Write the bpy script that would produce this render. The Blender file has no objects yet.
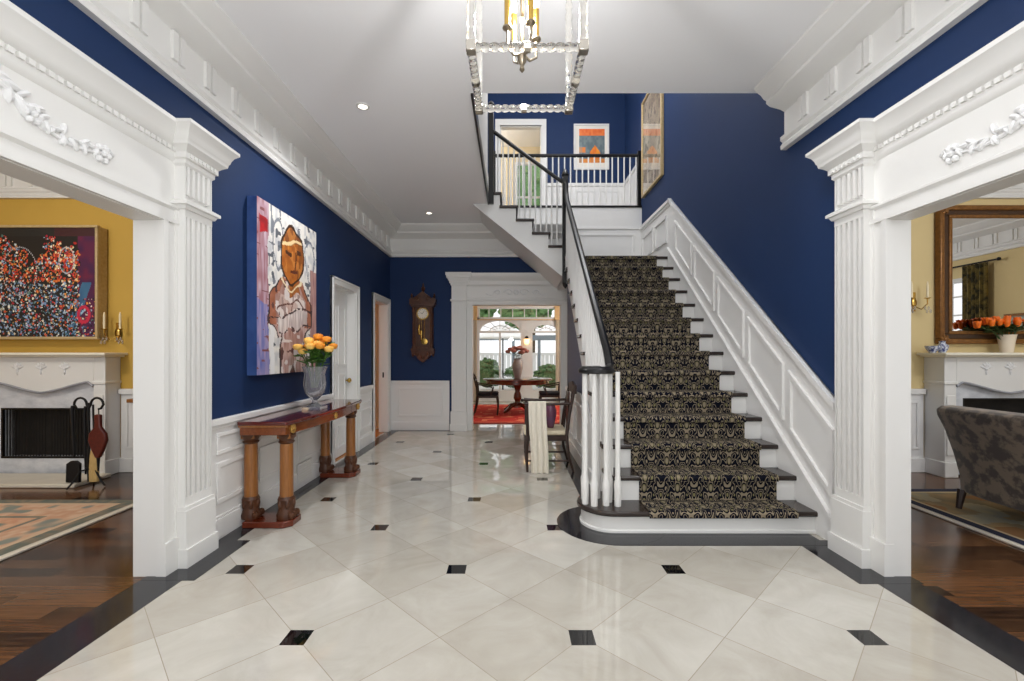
import bpy, bmesh, math, random
from mathutils import Vector, Matrix
PI = math.pi
scn = bpy.context.scene
COL = scn.collection
random.seed(7)
F, VX, VY, H = 450.0, 511.0, 354.0, 1.36
def PX(px, d): return (px - VX) * d / F          # width of a pixel column at distance d
def PZ(py, d): return H + (VY - py) * d / F

# ---------------------------------------------------------------- mesh builder
class MB:
    def __init__(s): s.v = []; s.f = []; s.M = None; s.c = None; s.fc = []
    def _add(s, vs, fs):
        n = len(s.v)
        for p in vs:
            p = Vector(p)
            if s.M is not None: p = s.M @ p
            s.v.append(p)
        for f in fs:
            s.f.append(tuple(i + n for i in f)); s.fc.append(s.c)
        return s
    def box(s, x0, x1, y0, y1, z0, z1):
        x0, x1 = min(x0, x1), max(x0, x1); y0, y1 = min(y0, y1), max(y0, y1); z0, z1 = min(z0, z1), max(z0, z1)
        v = [(x, y, z) for z in (z0, z1) for y in (y0, y1) for x in (x0, x1)]
        return s._add(v, [(0, 2, 3, 1), (4, 5, 7, 6), (0, 1, 5, 4), (2, 6, 7, 3), (0, 4, 6, 2), (1, 3, 7, 5)])
    def prism(s, poly, axis, a, b):
        n = len(poly)
        def P(q, t):
            if axis == 'x': return (t, q[0], q[1])
            if axis == 'y': return (q[0], t, q[1])
            return (q[0], q[1], t)
        v = [P(q, a) for q in poly] + [P(q, b) for q in poly]
        f = [tuple(range(n)), tuple(range(2 * n - 1, n - 1, -1))]
        f += [(i, (i + 1) % n, n + (i + 1) % n, n + i) for i in range(n)]
        return s._add(v, f)
    def frame(s, axis, a, b, outer, w):
        """rectangular ring; outer=(u0,u1,v0,v1) in the plane normal to axis"""
        u0, u1, v0, v1 = outer
        for r in ((u0, u1, v0, v0 + w), (u0, u1, v1 - w, v1), (u0, u0 + w, v0 + w, v1 - w), (u1 - w, u1, v0 + w, v1 - w)):
            if axis == 'x': s.box(a, b, r[0], r[1], r[2], r[3])
            else: s.box(r[0], r[1], a, b, r[2], r[3])
        return s
    def lathe(s, prof, c=(0, 0, 0), n=20, sx=1, sy=1):
        v = []; f = []
        for (r, z) in prof:
            for k in range(n):
                a = 2 * PI * k / n
                v.append((c[0] + r * sx * math.cos(a), c[1] + r * sy * math.sin(a), c[2] + z))
        m = len(prof)
        for j in range(m - 1):
            for k in range(n):
                k2 = (k + 1) % n
                f.append((j * n + k, j * n + k2, (j + 1) * n + k2, (j + 1) * n + k))
        f.append(tuple(range(n - 1, -1, -1))); f.append(tuple((m - 1) * n + k for k in range(n)))
        return s._add(v, f)
    def tube(s, pts, r, n=8, sq=None):
        pts = [Vector(p) for p in pts]; m = len(pts)
        rs = r if isinstance(r, (list, tuple)) else [r] * m
        v = []; f = []
        t0 = (pts[1] - pts[0]).normalized()
        up = Vector((0, 0, 1)) if abs(t0.z) < .9 else Vector((1, 0, 0))
        nx = t0.cross(up).normalized()
        for i in range(m):
            t = (pts[min(i + 1, m - 1)] - pts[max(i - 1, 0)]).normalized()
            nx = (nx - t * nx.dot(t)).normalized(); ny = t.cross(nx)
            for k in range(n):
                a = 2 * PI * (k + (.5 if sq else 0)) / n
                ax, ay = (1, 1) if not sq else sq
                v.append(pts[i] + nx * (rs[i] * ax * math.cos(a)) + ny * (rs[i] * ay * math.sin(a)))
        for j in range(m - 1):
            for k in range(n):
                k2 = (k + 1) % n
                f.append((j * n + k, j * n + k2, (j + 1) * n + k2, (j + 1) * n + k))
        f.append(tuple(range(n - 1, -1, -1))); f.append(tuple((m - 1) * n + k for k in range(n)))
        return s._add(v, f)
    def ell(s, c, r, n=12, rot=None):
        if not isinstance(r, (tuple, list)): r = (r, r, r)
        m = max(4, n // 2); v = []; f = []
        for j in range(1, m):
            th = PI * j / m
            for k in range(n):
                a = 2 * PI * k / n
                p = Vector((r[0] * math.sin(th) * math.cos(a), r[1] * math.sin(th) * math.sin(a), r[2] * math.cos(th)))
                if rot is not None: p = rot @ p
                v.append(Vector(c) + p)
        tp = Vector((0, 0, r[2])); bt = Vector((0, 0, -r[2]))
        if rot is not None: tp = rot @ tp; bt = rot @ bt
        v.append(Vector(c) + tp); v.append(Vector(c) + bt)
        T, B = len(v) - 2, len(v) - 1
        for k in range(n):
            k2 = (k + 1) % n
            f.append((T, k, k2)); f.append((B, (m - 2) * n + k2, (m - 2) * n + k))
            for j in range(m - 2): f.append((j * n + k, (j + 1) * n + k, (j + 1) * n + k2, j * n + k2))
        return s._add(v, f)

ORG = {}
def obj(name, mb, mat, parent=None, bevel=0, origin=None, sub=0, ang=35, keep=False):
    vs = mb.v
    if parent is not None: off = ORG[parent.name]
    elif origin is not None: off = Vector(origin)
    else:
        xs = [p.x for p in vs]; ys = [p.y for p in vs]; zs = [p.z for p in vs]
        off = Vector(((min(xs) + max(xs)) / 2, (min(ys) + max(ys)) / 2, min(zs)))
    me = bpy.data.meshes.new(name)
    me.from_pydata([p - off for p in vs], [], mb.f); me.update()
    if not keep:
        bm = bmesh.new(); bm.from_mesh(me); bmesh.ops.recalc_face_normals(bm, faces=bm.faces); bm.to_mesh(me); bm.free()
    if mb.fc and mb.fc[0] is not None:
        at = me.color_attributes.new('Col', 'FLOAT_COLOR', 'CORNER')
        d = []
        for p in me.polygons:
            c = mb.fc[p.index]
            for _ in p.loop_indices: d += [c[0], c[1], c[2], 1]
        at.data.foreach_set('color', d)
    me.polygons.foreach_set('use_smooth', [True] * len(me.polygons))
    me.set_sharp_from_angle(angle=math.radians(ang))
    me.materials.append(mat)
    o = bpy.data.objects.new(name, me); COL.objects.link(o)
    if parent is not None: o.parent = parent
    else: o.location = off
    ORG[o.name] = off
    if bevel:
        b = o.modifiers.new('bevel', 'BEVEL'); b.width = bevel; b.segments = 2; b.limit_method = 'ANGLE'; b.angle_limit = math.radians(40)
    if sub:
        b = o.modifiers.new('subsurf', 'SUBSURF'); b.levels = sub; b.render_levels = sub
    return o
def tag(o, label, cat, group=None, kind=None):
    o['label'] = label; o['category'] = cat
    if group: o['group'] = group
    if kind: o['kind'] = kind
    return o
def thing(name, loc, label, cat, group=None):
    o = bpy.data.objects.new(name, None); COL.objects.link(o); o.location = loc; o.empty_display_size = .1
    ORG[o.name] = Vector(loc)
    return tag(o, label, cat, group)
def dup(root, loc, rotz=0, label=None, group=None, scale=None):
    def cp(o, par):
        c = o.copy(); COL.objects.link(c)
        if par is not None: c.parent = par
        for ch in [x for x in bpy.data.objects if x.parent == o]: cp(ch, c)
        return c
    r = cp(root, None); r.location = loc; r.rotation_euler = (0, 0, rotz)
    if label: r['label'] = label
    if group: r['group'] = group
    if scale: r.scale = scale
    return r
def struct(name, mb, mat, bevel=0, parent=None):
    o = obj(name, mb, mat, parent, bevel)
    o['kind'] = 'structure'
    return o

# ---------------------------------------------------------------- materials
def lin(c):
    return tuple((x / 255 / 12.92) if x / 255 <= .04045 else ((x / 255 + .055) / 1.055) ** 2.4 for x in c)
def mat(name, rgb, rough=.5, metal=0, spec=.5, noise=None, bump=0, coat=0, sheen=0, emis=None, trans=0, ior=1.45):
    m = bpy.data.materials.new(name); m.use_nodes = True
    nt = m.node_tree; b = nt.nodes['Principled BSDF']
    c = lin(rgb)
    b.inputs['Base Color'].default_value = (*c, 1); b.inputs['Roughness'].default_value = rough
    b.inputs['Metallic'].default_value = metal; b.inputs['Specular IOR Level'].default_value = spec
    b.inputs['Coat Weight'].default_value = coat; b.inputs['Coat Roughness'].default_value = .05
    b.inputs['Sheen Weight'].default_value = sheen
    b.inputs['Transmission Weight'].default_value = trans; b.inputs['IOR'].default_value = ior
    if emis:
        b.inputs['Emission Color'].default_value = (*lin(emis[0]), 1); b.inputs['Emission Strength'].default_value = emis[1]
    if noise or bump:
        tc = nt.nodes.new('ShaderNodeTexCoord'); mp = nt.nodes.new('ShaderNodeMapping')
        nt.links.new(tc.outputs['Object'], mp.inputs['Vector'])
        nz = nt.nodes.new('ShaderNodeTexNoise'); nt.links.new(mp.outputs['Vector'], nz.inputs['Vector'])
        sc, st, rgb2, amt = noise if noise else (40, (1, 1, 1), rgb, 0)
        mp.inputs['Scale'].default_value = st; nz.inputs['Scale'].default_value = sc
        nz.inputs['Detail'].default_value = 5; nz.inputs['Roughness'].default_value = .6
        if noise:
            r = nt.nodes.new('ShaderNodeValToRGB'); nt.links.new(nz.outputs['Fac'], r.inputs['Fac'])
            r.color_ramp.elements[0].position = .5 - amt; r.color_ramp.elements[1].position = .5 + amt
            r.color_ramp.elements[0].color = (*c, 1); r.color_ramp.elements[1].color = (*lin(rgb2), 1)
            nt.links.new(r.outputs['Color'], b.inputs['Base Color'])
        if bump:
            bp = nt.nodes.new('ShaderNodeBump'); bp.inputs['Strength'].default_value = bump; bp.inputs['Distance'].default_value = .01
            nt.links.new(nz.outputs['Fac'], bp.inputs['Height']); nt.links.new(bp.outputs['Normal'], b.inputs['Normal'])
    return m
def N(nt, t, **kw):
    n = nt.nodes.new(t)
    for k, v in kw.items(): setattr(n, k, v)
    return n
def math_node(nt, op, a, b=None, c=None):
    n = nt.nodes.new('ShaderNodeMath'); n.operation = op
    for i, q in enumerate((a, b, c)):
        if q is None: continue
        if isinstance(q, (int, float)): n.inputs[i].default_value = q
        else: nt.links.new(q, n.inputs[i])
    return n.outputs[0]

WHITE = mat('white_paint', (225, 224, 221), .38)
WHITEW = mat('white_wainscot_paint', (228, 227, 225), .4)
CEIL = mat('ceiling_paint', (246, 246, 247), .8)
NAVY = mat('navy_wall_paint', (23, 46, 84), .65, spec=.3, noise=(3, (1, 1, 1), (25, 48, 88), .3))
SLATE = mat('slate_blue_paint', (88, 90, 110), .6)
OCHRE = mat('ochre_wall_paint', (196, 158, 70), .7)
BUFF = mat('buff_wall_paint', (216, 194, 142), .7)
CREAM = mat('cream_wall_paint', (228, 212, 178), .7)
PALEW = mat('pale_wall_paint', (222, 219, 212), .7)
BLACK = mat('black_lacquer', (16, 15, 16), .3)
GRANITE = mat('black_granite', (22, 22, 25), .1, noise=(160, (1, 1, 1), (48, 48, 52), .12))
DARKTREAD = mat('dark_stained_tread', (40, 33, 30), .2, noise=(8, (1, 12, 12), (56, 46, 42), .2))
MAHOG = mat('mahogany', (112, 46, 22), .22, noise=(6, (14, 1.2, 14), (82, 28, 12), .25), coat=.4)
APRON = mat('figured_veneer', (134, 72, 30), .22, noise=(5, (14, 1.2, 14), (96, 44, 18), .25), coat=.4)
MAHOGTOP = mat('mahogany_top', (96, 28, 20), .1, noise=(5, (14, 1.2, 14), (70, 16, 12), .25), coat=.6)
SATIN = mat('satinwood', (158, 102, 46), .28, noise=(7, (12, 12, 1.2), (122, 72, 28), .25), coat=.3)
DARKWOOD = mat('dark_carved_wood', (62, 34, 20), .35, noise=(14, (1, 1, 1), (88, 52, 30), .2), bump=.3)
EBONY = mat('ebonised_wood', (44, 32, 28), .3, noise=(10, (8, 8, 1), (60, 42, 34), .25))
OAKCLOCK = mat('clock_walnut', (96, 52, 28), .35, noise=(12, (6, 6, 1), (66, 34, 18), .25))
GILT = mat('gilt', (190, 150, 80), .35, metal=.9)
GILTW = mat('gilt_frame_wood', (150, 104, 52), .35, metal=.35, noise=(25, (1, 1, 1), (104, 66, 30), .3), bump=.25)
DARKGILT = mat('dark_frame_wood', (52, 34, 22), .35, noise=(20, (1, 1, 1), (78, 50, 26), .25))
CHAMP = mat('champagne_frame', (204, 182, 138), .45, metal=.1, noise=(30, (1, 1, 1), (176, 150, 104), .3))
BRASS = mat('brass', (196, 160, 84), .25, metal=1)
SILVER = mat('antique_silver', (150, 138, 120), .28, metal=1)
NICKEL = mat('polished_nickel', (186, 180, 170), .18, metal=1)
IRON = mat('wrought_iron', (26, 25, 26), .5, metal=.4)
SOOT = mat('soot_black', (20, 19, 18), .8, noise=(9, (1, 1, 1), (44, 40, 36), .25))
MARBLE = mat('white_veined_marble', (222, 224, 228), .25, noise=(5, (1, 1, 2), (176, 180, 188), .22))
HEARTH = mat('pale_hearth_stone', (226, 218, 200), .3, noise=(6, (1, 1, 1), (206, 198, 182), .3))
PLAS = mat('white_plaster_ornament', (226, 226, 226), .4)
GREENL = mat('leaf_green', (52, 96, 34), .5, noise=(20, (1, 1, 1), (92, 134, 52), .3))
DKGREEN = mat('dark_leaf_green', (40, 62, 30), .5, noise=(20, (1, 1, 1), (74, 96, 46), .3))
YROSE = mat('yellow_rose_petal', (254, 222, 130), .5, noise=(30, (1, 1, 1), (244, 172, 60), .3))
OROSE = mat('peach_orange_petal', (246, 176, 70), .5, noise=(30, (1, 1, 1), (238, 142, 40), .3))
ORANGE = mat('orange_tulip_petal', (246, 128, 26), .5, noise=(30, (1, 1, 1), (232, 92, 12), .3))
PINKF = mat('dusky_pink_petal', (160, 92, 90), .5, noise=(30, (1, 1, 1), (196, 130, 110), .3))
CERAM = mat('cream_ceramic', (232, 218, 196), .3)
GREYCER = mat('grey_mauve_ceramic', (170, 156, 152), .3, noise=(10, (1, 1, 1), (140, 126, 124), .3))
BLUEW = mat('blue_and_white_china', (216, 220, 230), .2, noise=(45, (1, 1, 1), (50, 64, 120), .1))
PURPLE = mat('plum_glaze', (96, 72, 104), .25, noise=(6, (1, 1, 2), (118, 62, 72), .3))
THROW = mat('cream_throw', (240, 234, 220), .9, noise=(60, (6, 6, .6), (220, 212, 194), .25), bump=.6)
SEATC = mat('cream_upholstery', (222, 210, 184), .8, noise=(40, (1, 1, 1), (206, 192, 162), .3))
DKSEAT = mat('dark_seat_fabric', (34, 32, 40), .7)
LEATHER = mat('red_leather', (98, 34, 24), .35, noise=(30, (1, 1, 1), (70, 22, 16), .25))
BRISTLE = mat('straw_bristle', (206, 176, 118), .9, noise=(50, (6, 6, .5), (172, 140, 84), .25))
BAMBOO = mat('tan_valance', (222, 192, 146), .7, noise=(20, (1, 1, 8), (206, 172, 122), .25))
CREAMF = mat('cream_rug_fringe', (222, 214, 198), .9)
NAVYB = mat('navy_rug_border', (30, 34, 56), .9)
WAX = mat('ivory_candle', (240, 226, 190), .5)
CARDW = mat('white_mount', (236, 230, 220), .7)
FENCEW = mat('white_fence_paint', (236, 238, 238), .6)
CANVASW = mat('umbrella_canvas', (240, 240, 238), .8)
HEDGE = mat('hedge_leaves', (54, 82, 48), .8, noise=(14, (1, 1, 1), (92, 124, 76), .25), bump=.8)
TREEM = mat('tree_leaves', (70, 108, 58), .8, noise=(8, (1, 1, 1), (140, 176, 120), .25), bump=.8)
BARK = mat('bark', (84, 68, 52), .9, noise=(12, (1, 1, .2), (60, 48, 36), .3))
PAVING = mat('pale_paving', (206, 204, 196), .8, noise=(3, (1, 1, 1), (186, 184, 176), .3))
BLUEEDGE = mat('canvas_edge_blue', (60, 92, 150), .7, noise=(5, (1, 1, 1), (34, 60, 118), .3))
LAMPON = mat('lamp_lens_lit', (255, 250, 240), .5, emis=((255, 246, 230), 3))
BULB = mat('bulb_lit', (255, 236, 200), .5, emis=((255, 226, 176), 4))
AMBER = mat('amber_glow_shade', (255, 214, 150), .5, emis=((255, 206, 140), 2.5))
KITW = mat('kitchen_cabinet_wood', (120, 62, 26), .35, noise=(8, (8, 8, 1), (92, 44, 18), .3))
KITWALL = mat('amber_wall_paint', (222, 176, 96), .7)
COUNTER = mat('honey_counter', (220, 190, 130), .4)
REDT = mat('dark_red_lacquer', (120, 44, 26), .4)
def glass(name, rgb=(255, 255, 255), tr=.88, rough=0.0):
    m = bpy.data.materials.new(name); m.use_nodes = True; nt = m.node_tree
    nt.nodes.remove(nt.nodes['Principled BSDF']); out = nt.nodes['Material Output']
    t = N(nt, 'ShaderNodeBsdfTransparent'); g = N(nt, 'ShaderNodeBsdfGlossy'); mx = N(nt, 'ShaderNodeMixShader'); fr = N(nt, 'ShaderNodeLayerWeight')
    t.inputs[0].default_value = (*lin(rgb), 1); g.inputs['Roughness'].default_value = rough; g.inputs[0].default_value = (1, 1, 1, 1)
    f = math_node(nt, 'MULTIPLY_ADD', math_node(nt, 'POWER', fr.outputs['Facing'], 5), .9, .04)
    nt.links.new(f, mx.inputs[0]); nt.links.new(t.outputs[0], mx.inputs[1]); nt.links.new(g.outputs[0], mx.inputs[2])
    nt.links.new(mx.outputs[0], out.inputs[0]); return m
PANE = glass('window_pane_glass')
PICGLASS = glass('picture_glass')
CRYSTAL = mat('cut_crystal', (250, 251, 255), .06, trans=.8, ior=1.18, spec=.9)
ROD = mat('glass_rod', (250, 248, 242), .05, trans=.97, ior=1.4, spec=.8)
MIRROR = mat('mirror_silver', (236, 236, 236), .01, metal=1)
def attr_mat(name, rough=.7, noise=0):
    m = mat(name, (128, 128, 128), rough); nt = m.node_tree
    a = N(nt, 'ShaderNodeVertexColor'); a.layer_name = 'Col'
    nt.links.new(a.outputs[0], nt.nodes['Principled BSDF'].inputs['Base Color'])
    return m
PAINT = attr_mat('oil_paint', .5)
WOVEN = attr_mat('woven_pile', .95)

def floor_marble():
    m = mat('cream_marble_tiles', (214, 204, 188), .025, spec=.8); nt = m.node_tree; b = nt.nodes['Principled BSDF']
    tc = N(nt, 'ShaderNodeNewGeometry'); sp = N(nt, 'ShaderNodeSeparateXYZ'); nt.links.new(tc.outputs['Position'], sp.inputs[0])
    S = 1.368
    u = math_node(nt, 'DIVIDE', math_node(nt, 'SUBTRACT', sp.outputs[0], .341), S)
    v = math_node(nt, 'DIVIDE', math_node(nt, 'SUBTRACT', sp.outputs[1], 2.159), S)
    a = math_node(nt, 'MULTIPLY', math_node(nt, 'ADD', u, v), 2); bb = math_node(nt, 'MULTIPLY', math_node(nt, 'SUBTRACT', u, v), 2)
    def dist(x): return math_node(nt, 'ABSOLUTE', math_node(nt, 'SUBTRACT', x, math_node(nt, 'ROUND', x)))
    line = math_node(nt, 'LESS_THAN', math_node(nt, 'MINIMUM', dist(a), dist(bb)), .0035)
    def sq(du):
        x = math_node(nt, 'ADD', u, du); y = math_node(nt, 'ADD', v, du)
        return math_node(nt, 'LESS_THAN', math_node(nt, 'MAXIMUM', dist(x), dist(y)), .0425)
    blk = math_node(nt, 'MAXIMUM', sq(0), sq(.5))
    fl = N(nt, 'ShaderNodeCombineXYZ'); nt.links.new(math_node(nt, 'FLOOR', a), fl.inputs[0]); nt.links.new(math_node(nt, 'FLOOR', bb), fl.inputs[1])
    wn = N(nt, 'ShaderNodeTexWhiteNoise'); nt.links.new(fl.outputs[0], wn.inputs['Vector'])
    add = N(nt, 'ShaderNodeVectorMath', operation='MULTIPLY_ADD'); nt.links.new(wn.outputs['Color'], add.inputs[0]); add.inputs[1].default_value = (9, 9, 9)
    nt.links.new(tc.outputs['Position'], add.inputs[2])
    nz = N(nt, 'ShaderNodeTexNoise'); nz.inputs['Scale'].default_value = 2.6; nz.inputs['Detail'].default_value = 7; nz.inputs['Roughness'].default_value = .62
    nz.inputs['Distortion'].default_value = 1.2; nt.links.new(add.outputs[0], nz.inputs['Vector'])
    f = math_node(nt, 'ADD', math_node(nt, 'MULTIPLY', nz.outputs['Fac'], .7), math_node(nt, 'MULTIPLY', wn.outputs['Value'], .3))
    r = N(nt, 'ShaderNodeValToRGB'); nt.links.new(f, r.inputs[0])
    e = r.color_ramp.elements; e[0].position = .25; e[0].color = (*lin((164, 158, 146)), 1); e[1].position = .85; e[1].color = (*lin((198, 195, 187)), 1)
    def mix(fac, A, c):
        x = N(nt, 'ShaderNodeMix', data_type='RGBA'); nt.links.new(fac, x.inputs[0]); nt.links.new(A, x.inputs[6]); x.inputs[7].default_value = (*lin(c), 1); return x.outputs[2]
    c = mix(line, r.outputs[0], (150, 141, 126)); c = mix(blk, c, (14, 14, 15))
    nt.links.new(c, b.inputs['Base Color'])
    return m
MARBLEFLOOR = floor_marble()
def wood_floor():
    m = mat('dark_walnut_boards', (70, 44, 28), .16, spec=.5); nt = m.node_tree; b = nt.nodes['Principled BSDF']
    tc = N(nt, 'ShaderNodeNewGeometry'); sp = N(nt, 'ShaderNodeSeparateXYZ'); nt.links.new(tc.outputs['Position'], sp.inputs[0])
    row = math_node(nt, 'DIVIDE', sp.outputs[1], .11); rf = math_node(nt, 'FLOOR', row)
    w1 = N(nt, 'ShaderNodeTexWhiteNoise', noise_dimensions='1D'); nt.links.new(rf, w1.inputs['W'])
    col = math_node(nt, 'FLOOR', math_node(nt, 'ADD', math_node(nt, 'DIVIDE', sp.outputs[0], 1.1), math_node(nt, 'MULTIPLY', w1.outputs[0], 7)))
    cb = N(nt, 'ShaderNodeCombineXYZ'); nt.links.new(rf, cb.inputs[0]); nt.links.new(col, cb.inputs[1])
    w2 = N(nt, 'ShaderNodeTexWhiteNoise'); nt.links.new(cb.outputs[0], w2.inputs['Vector'])
    mp = N(nt, 'ShaderNodeVectorMath', operation='MULTIPLY_ADD'); mp.inputs[1].default_value = (1.5, 30, 1)
    nt.links.new(tc.outputs['Position'], mp.inputs[0]); nt.links.new(w2.outputs['Color'], mp.inputs[2])
    nz = N(nt, 'ShaderNodeTexNoise'); nz.inputs['Scale'].default_value = 2.5; nz.inputs['Detail'].default_value = 6; nt.links.new(mp.outputs[0], nz.inputs['Vector'])
    f = math_node(nt, 'ADD', math_node(nt, 'MULTIPLY', nz.outputs['Fac'], .6), math_node(nt, 'MULTIPLY', w2.outputs['Value'], .4))
    r = N(nt, 'ShaderNodeValToRGB'); nt.links.new(f, r.inputs[0]); e = r.color_ramp.elements
    e[0].position = .28; e[0].color = (*lin((34, 21, 14)), 1); e[1].position = .74; e[1].color = (*lin((112, 76, 48)), 1)
    nt.links.new(r.outputs[0], b.inputs['Base Color']); return m
WOODFLOOR = wood_floor()
def damask(name, dark, tan, olive, su, sv, uvmap=True):
    m = mat(name, dark, .95, spec=.1); nt = m.node_tree; b = nt.nodes['Principled BSDF']
    tc = N(nt, 'ShaderNodeTexCoord'); sp = N(nt, 'ShaderNodeSeparateXYZ'); nt.links.new(tc.outputs['UV' if uvmap else 'Object'], sp.inputs[0])
    u = math_node(nt, 'MULTIPLY', sp.outputs[0], 2 * PI / su); v = math_node(nt, 'MULTIPLY', sp.outputs[1], 2 * PI / sv)
    s = lambda x: math_node(nt, 'SINE', x); c = lambda x: math_node(nt, 'COSINE', x)
    mul = lambda x, y: math_node(nt, 'MULTIPLY', x, y); add = lambda x, y: math_node(nt, 'ADD', x, y)
    # half-drop ogee lattice: alternate columns shifted by half a repeat
    w1 = mul(c(u), c(v))                                   # ogee cells
    cu, sv_ = c(mul(u, 2)), s(mul(v, 2))
    stem = s(add(mul(u, 2), mul(s(v), 1.6)))               # winding stems
    stem2 = s(add(mul(u, -2), mul(s(v), 1.6)))
    leafy = mul(c(add(mul(v, 4), mul(c(mul(u, 2)), 1.5))), c(mul(u, 3)))
    g = add(mul(w1, .9), add(mul(mul(stem, stem2), .95), mul(leafy, .75)))
    r = N(nt, 'ShaderNodeValToRGB'); nt.links.new(add(mul(g, .24), .5), r.inputs[0])
    r.color_ramp.interpolation = 'CONSTANT'
    e = r.color_ramp.elements; e[0].position = 0; e[0].color = (*lin(tan), 1); e[1].position = .20; e[1].color = (*lin(dark), 1)
    for p, q in ((.375, tan), (.43, dark), (.575, tan), (.645, dark), (.76, olive), (.84, tan)):
        x = e.new(p); x.color = (*lin(q), 1)
    nt.links.new(r.outputs[0], b.inputs['Base Color']); return m
RUNNER = damask('damask_stair_carpet', (15, 17, 28), (138, 126, 106), (118, 112, 78), .27, .45)
ARMFAB = mat('brown_figured_upholstery', (84, 75, 68), .8, noise=(10, (1, 1, 1), (140, 124, 106), .06), sheen=.3)

# ================================================================= THE SETTING
XL, XR, YF, ZC = -2.165, 2.335, 8.05, 3.62
TL, TR = .14, .105                       # wall thickness left / right
ZU, YU = 6.7, 9.2                       # upper hall ceiling and back wall
D0, D1, ZO = .25, 2.76, 2.19            # wide openings to the side rooms
YB = -1.6                               # the hall runs on behind the camera
# floors
struct('floor', MB().box(XL - .04, XR + .02, YB, YF + .14, -.1, 0), MARBLEFLOOR)
struct('floor', MB().box(-2.6, 3.2, YF + .14, 13, -.1, 0), MARBLEFLOOR)
struct('floor', MB().box(-8.2, XL - .05, YB, 5.35, -.1, -.001), WOODFLOOR)
struct('floor', MB().box(XR + .03, 8.4, YB, 5.35, -.1, -.001), WOODFLOOR)
struct('floor', MB().box(-5.2, XL - .05, 5.36, 9.4, -.1, -.001), mat('honey_boards', (170, 112, 62), .2))
# left wall with doors
mb = MB()
x0, x1 = XL - TL, XL
DOORS = [(5.47, 6.24, 2.21), (7.08, 7.86, 2.23)]
mb.box(x0, x1, YB, D0, 0, ZC); mb.box(x0, x1, D0, D1, ZO, ZC); mb.box(x0, x1, D1, DOORS[0][0], 0, ZC)
mb.box(x0, x1, DOORS[0][0], DOORS[0][1], DOORS[0][2], ZC); mb.box(x0, x1, DOORS[0][1], DOORS[1][0], 0, ZC)
mb.box(x0, x1, DOORS[1][0], DOORS[1][1], DOORS[1][2], ZC); mb.box(x0, x1, DOORS[1][1], YF + .15, 0, ZC)
struct('wall_left', mb, NAVY)
mb = MB()
mb.box(XR, XR + TR, YB, D0, 0, ZC); mb.box(XR, XR + TR, D0, D1, ZO, ZC); mb.box(XR, XR + TR, D1, 3.9, 0, ZC)
mb.box(XR, XR + TR, 3.9, YU + .1, 0, ZU)
struct('wall_right', mb, NAVY)
# far wall of the hall, with the arch to the dining room
AX0, AX1, AZ = -.70, .90, 2.25
mb = MB()
mb.box(XL, AX0, YF, YF + .15, 0, ZC); mb.box(AX0, AX1, YF, YF + .15, AZ, ZC); mb.box(AX1, XR, YF, YF + .15, 0, ZC)
struct('wall_far', mb, NAVY)
# ceiling slab with the stairwell opening
OX, OY = -.345, 3.90
mb = MB()
mb.box(XL - .15, XR + .12, YB, OY, ZC, 4.0); mb.box(XL - .15, OX, OY, YU, ZC, 4.0); mb.box(OX, XR, YF, YU, ZC, 4.0)
struct('ceiling', mb, CEIL)
struct('ceiling', MB().box(XL - .15, XR + .12, OY - .1, YU + .1, ZU, ZU + .1), CEIL)
struct('ceiling', MB().box(-8.2, XL - TL, YB, 5.35, ZC, ZC + .1), CEIL)
struct('ceiling', MB().box(XR + TR, 8.4, YB, 5.35, ZC, ZC + .1), CEIL)
# upper hall
UD = (-.22, .62, 6.02)
mb = MB(); mb.box(XL, UD[0], YU, YU + .12, 4.0, ZU); mb.box(UD[0], UD[1], YU, YU + .12, UD[2], ZU); mb.box(UD[1], XR, YU, YU + .12, 4.0, ZU)
struct('wall_upper_far', mb, NAVY)
struct('wall_upper_left', MB().box(OX - .1, OX - .004, OY, 6.72, 4.0, ZU), PALEW)
tr = MB().box(OX - .004, OX + .016, OY, 6.76, 3.60, 3.74); struct('trim_1', tr, BLACK)
struct('trim_2', MB().box(OX - .004, OX + .008, OY, 6.76, 3.74, 4.0), PALEW)
# upper room seen through the upper door
mb = MB(); mb.box(-1.6, .1, 11.6, 11.7, 4, ZU); mb.box(.1, .95, 11.6, 11.7, 6.3, ZU); mb.box(.1, .95, 11.6, 11.7, 4, 4.5); mb.box(.95, 2.4, 11.6, 11.7, 4, ZU)
mb.box(-1.7, -1.6, YU + .12, 11.7, 4, ZU); mb.box(2.4, 2.5, YU + .12, 11.7, 4, ZU)
struct('wall_upper_room', mb, CREAM)
struct('floor', MB().box(-1.7, 2.5, YU, 11.7, 3.9, 4.0), mat('beige_carpet', (196, 180, 154), .95))
struct('ceiling', MB().box(-1.7, 2.5, YU, 11.7, ZU, ZU + .1), CEIL)
w = MB().frame('y', 11.58, 11.66, (.1, .95, 4.5, 6.3), .06); w.box(.5, .54, 11.6, 11.64, 4.5, 6.3); w.box(.1, .95, 11.6, 11.64, 5.38, 5.43)
wo = struct('window_1', w, WHITE); struct('pane', MB().box(.15, .9, 11.615, 11.62, 4.55, 6.25), PANE, parent=wo)
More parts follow.
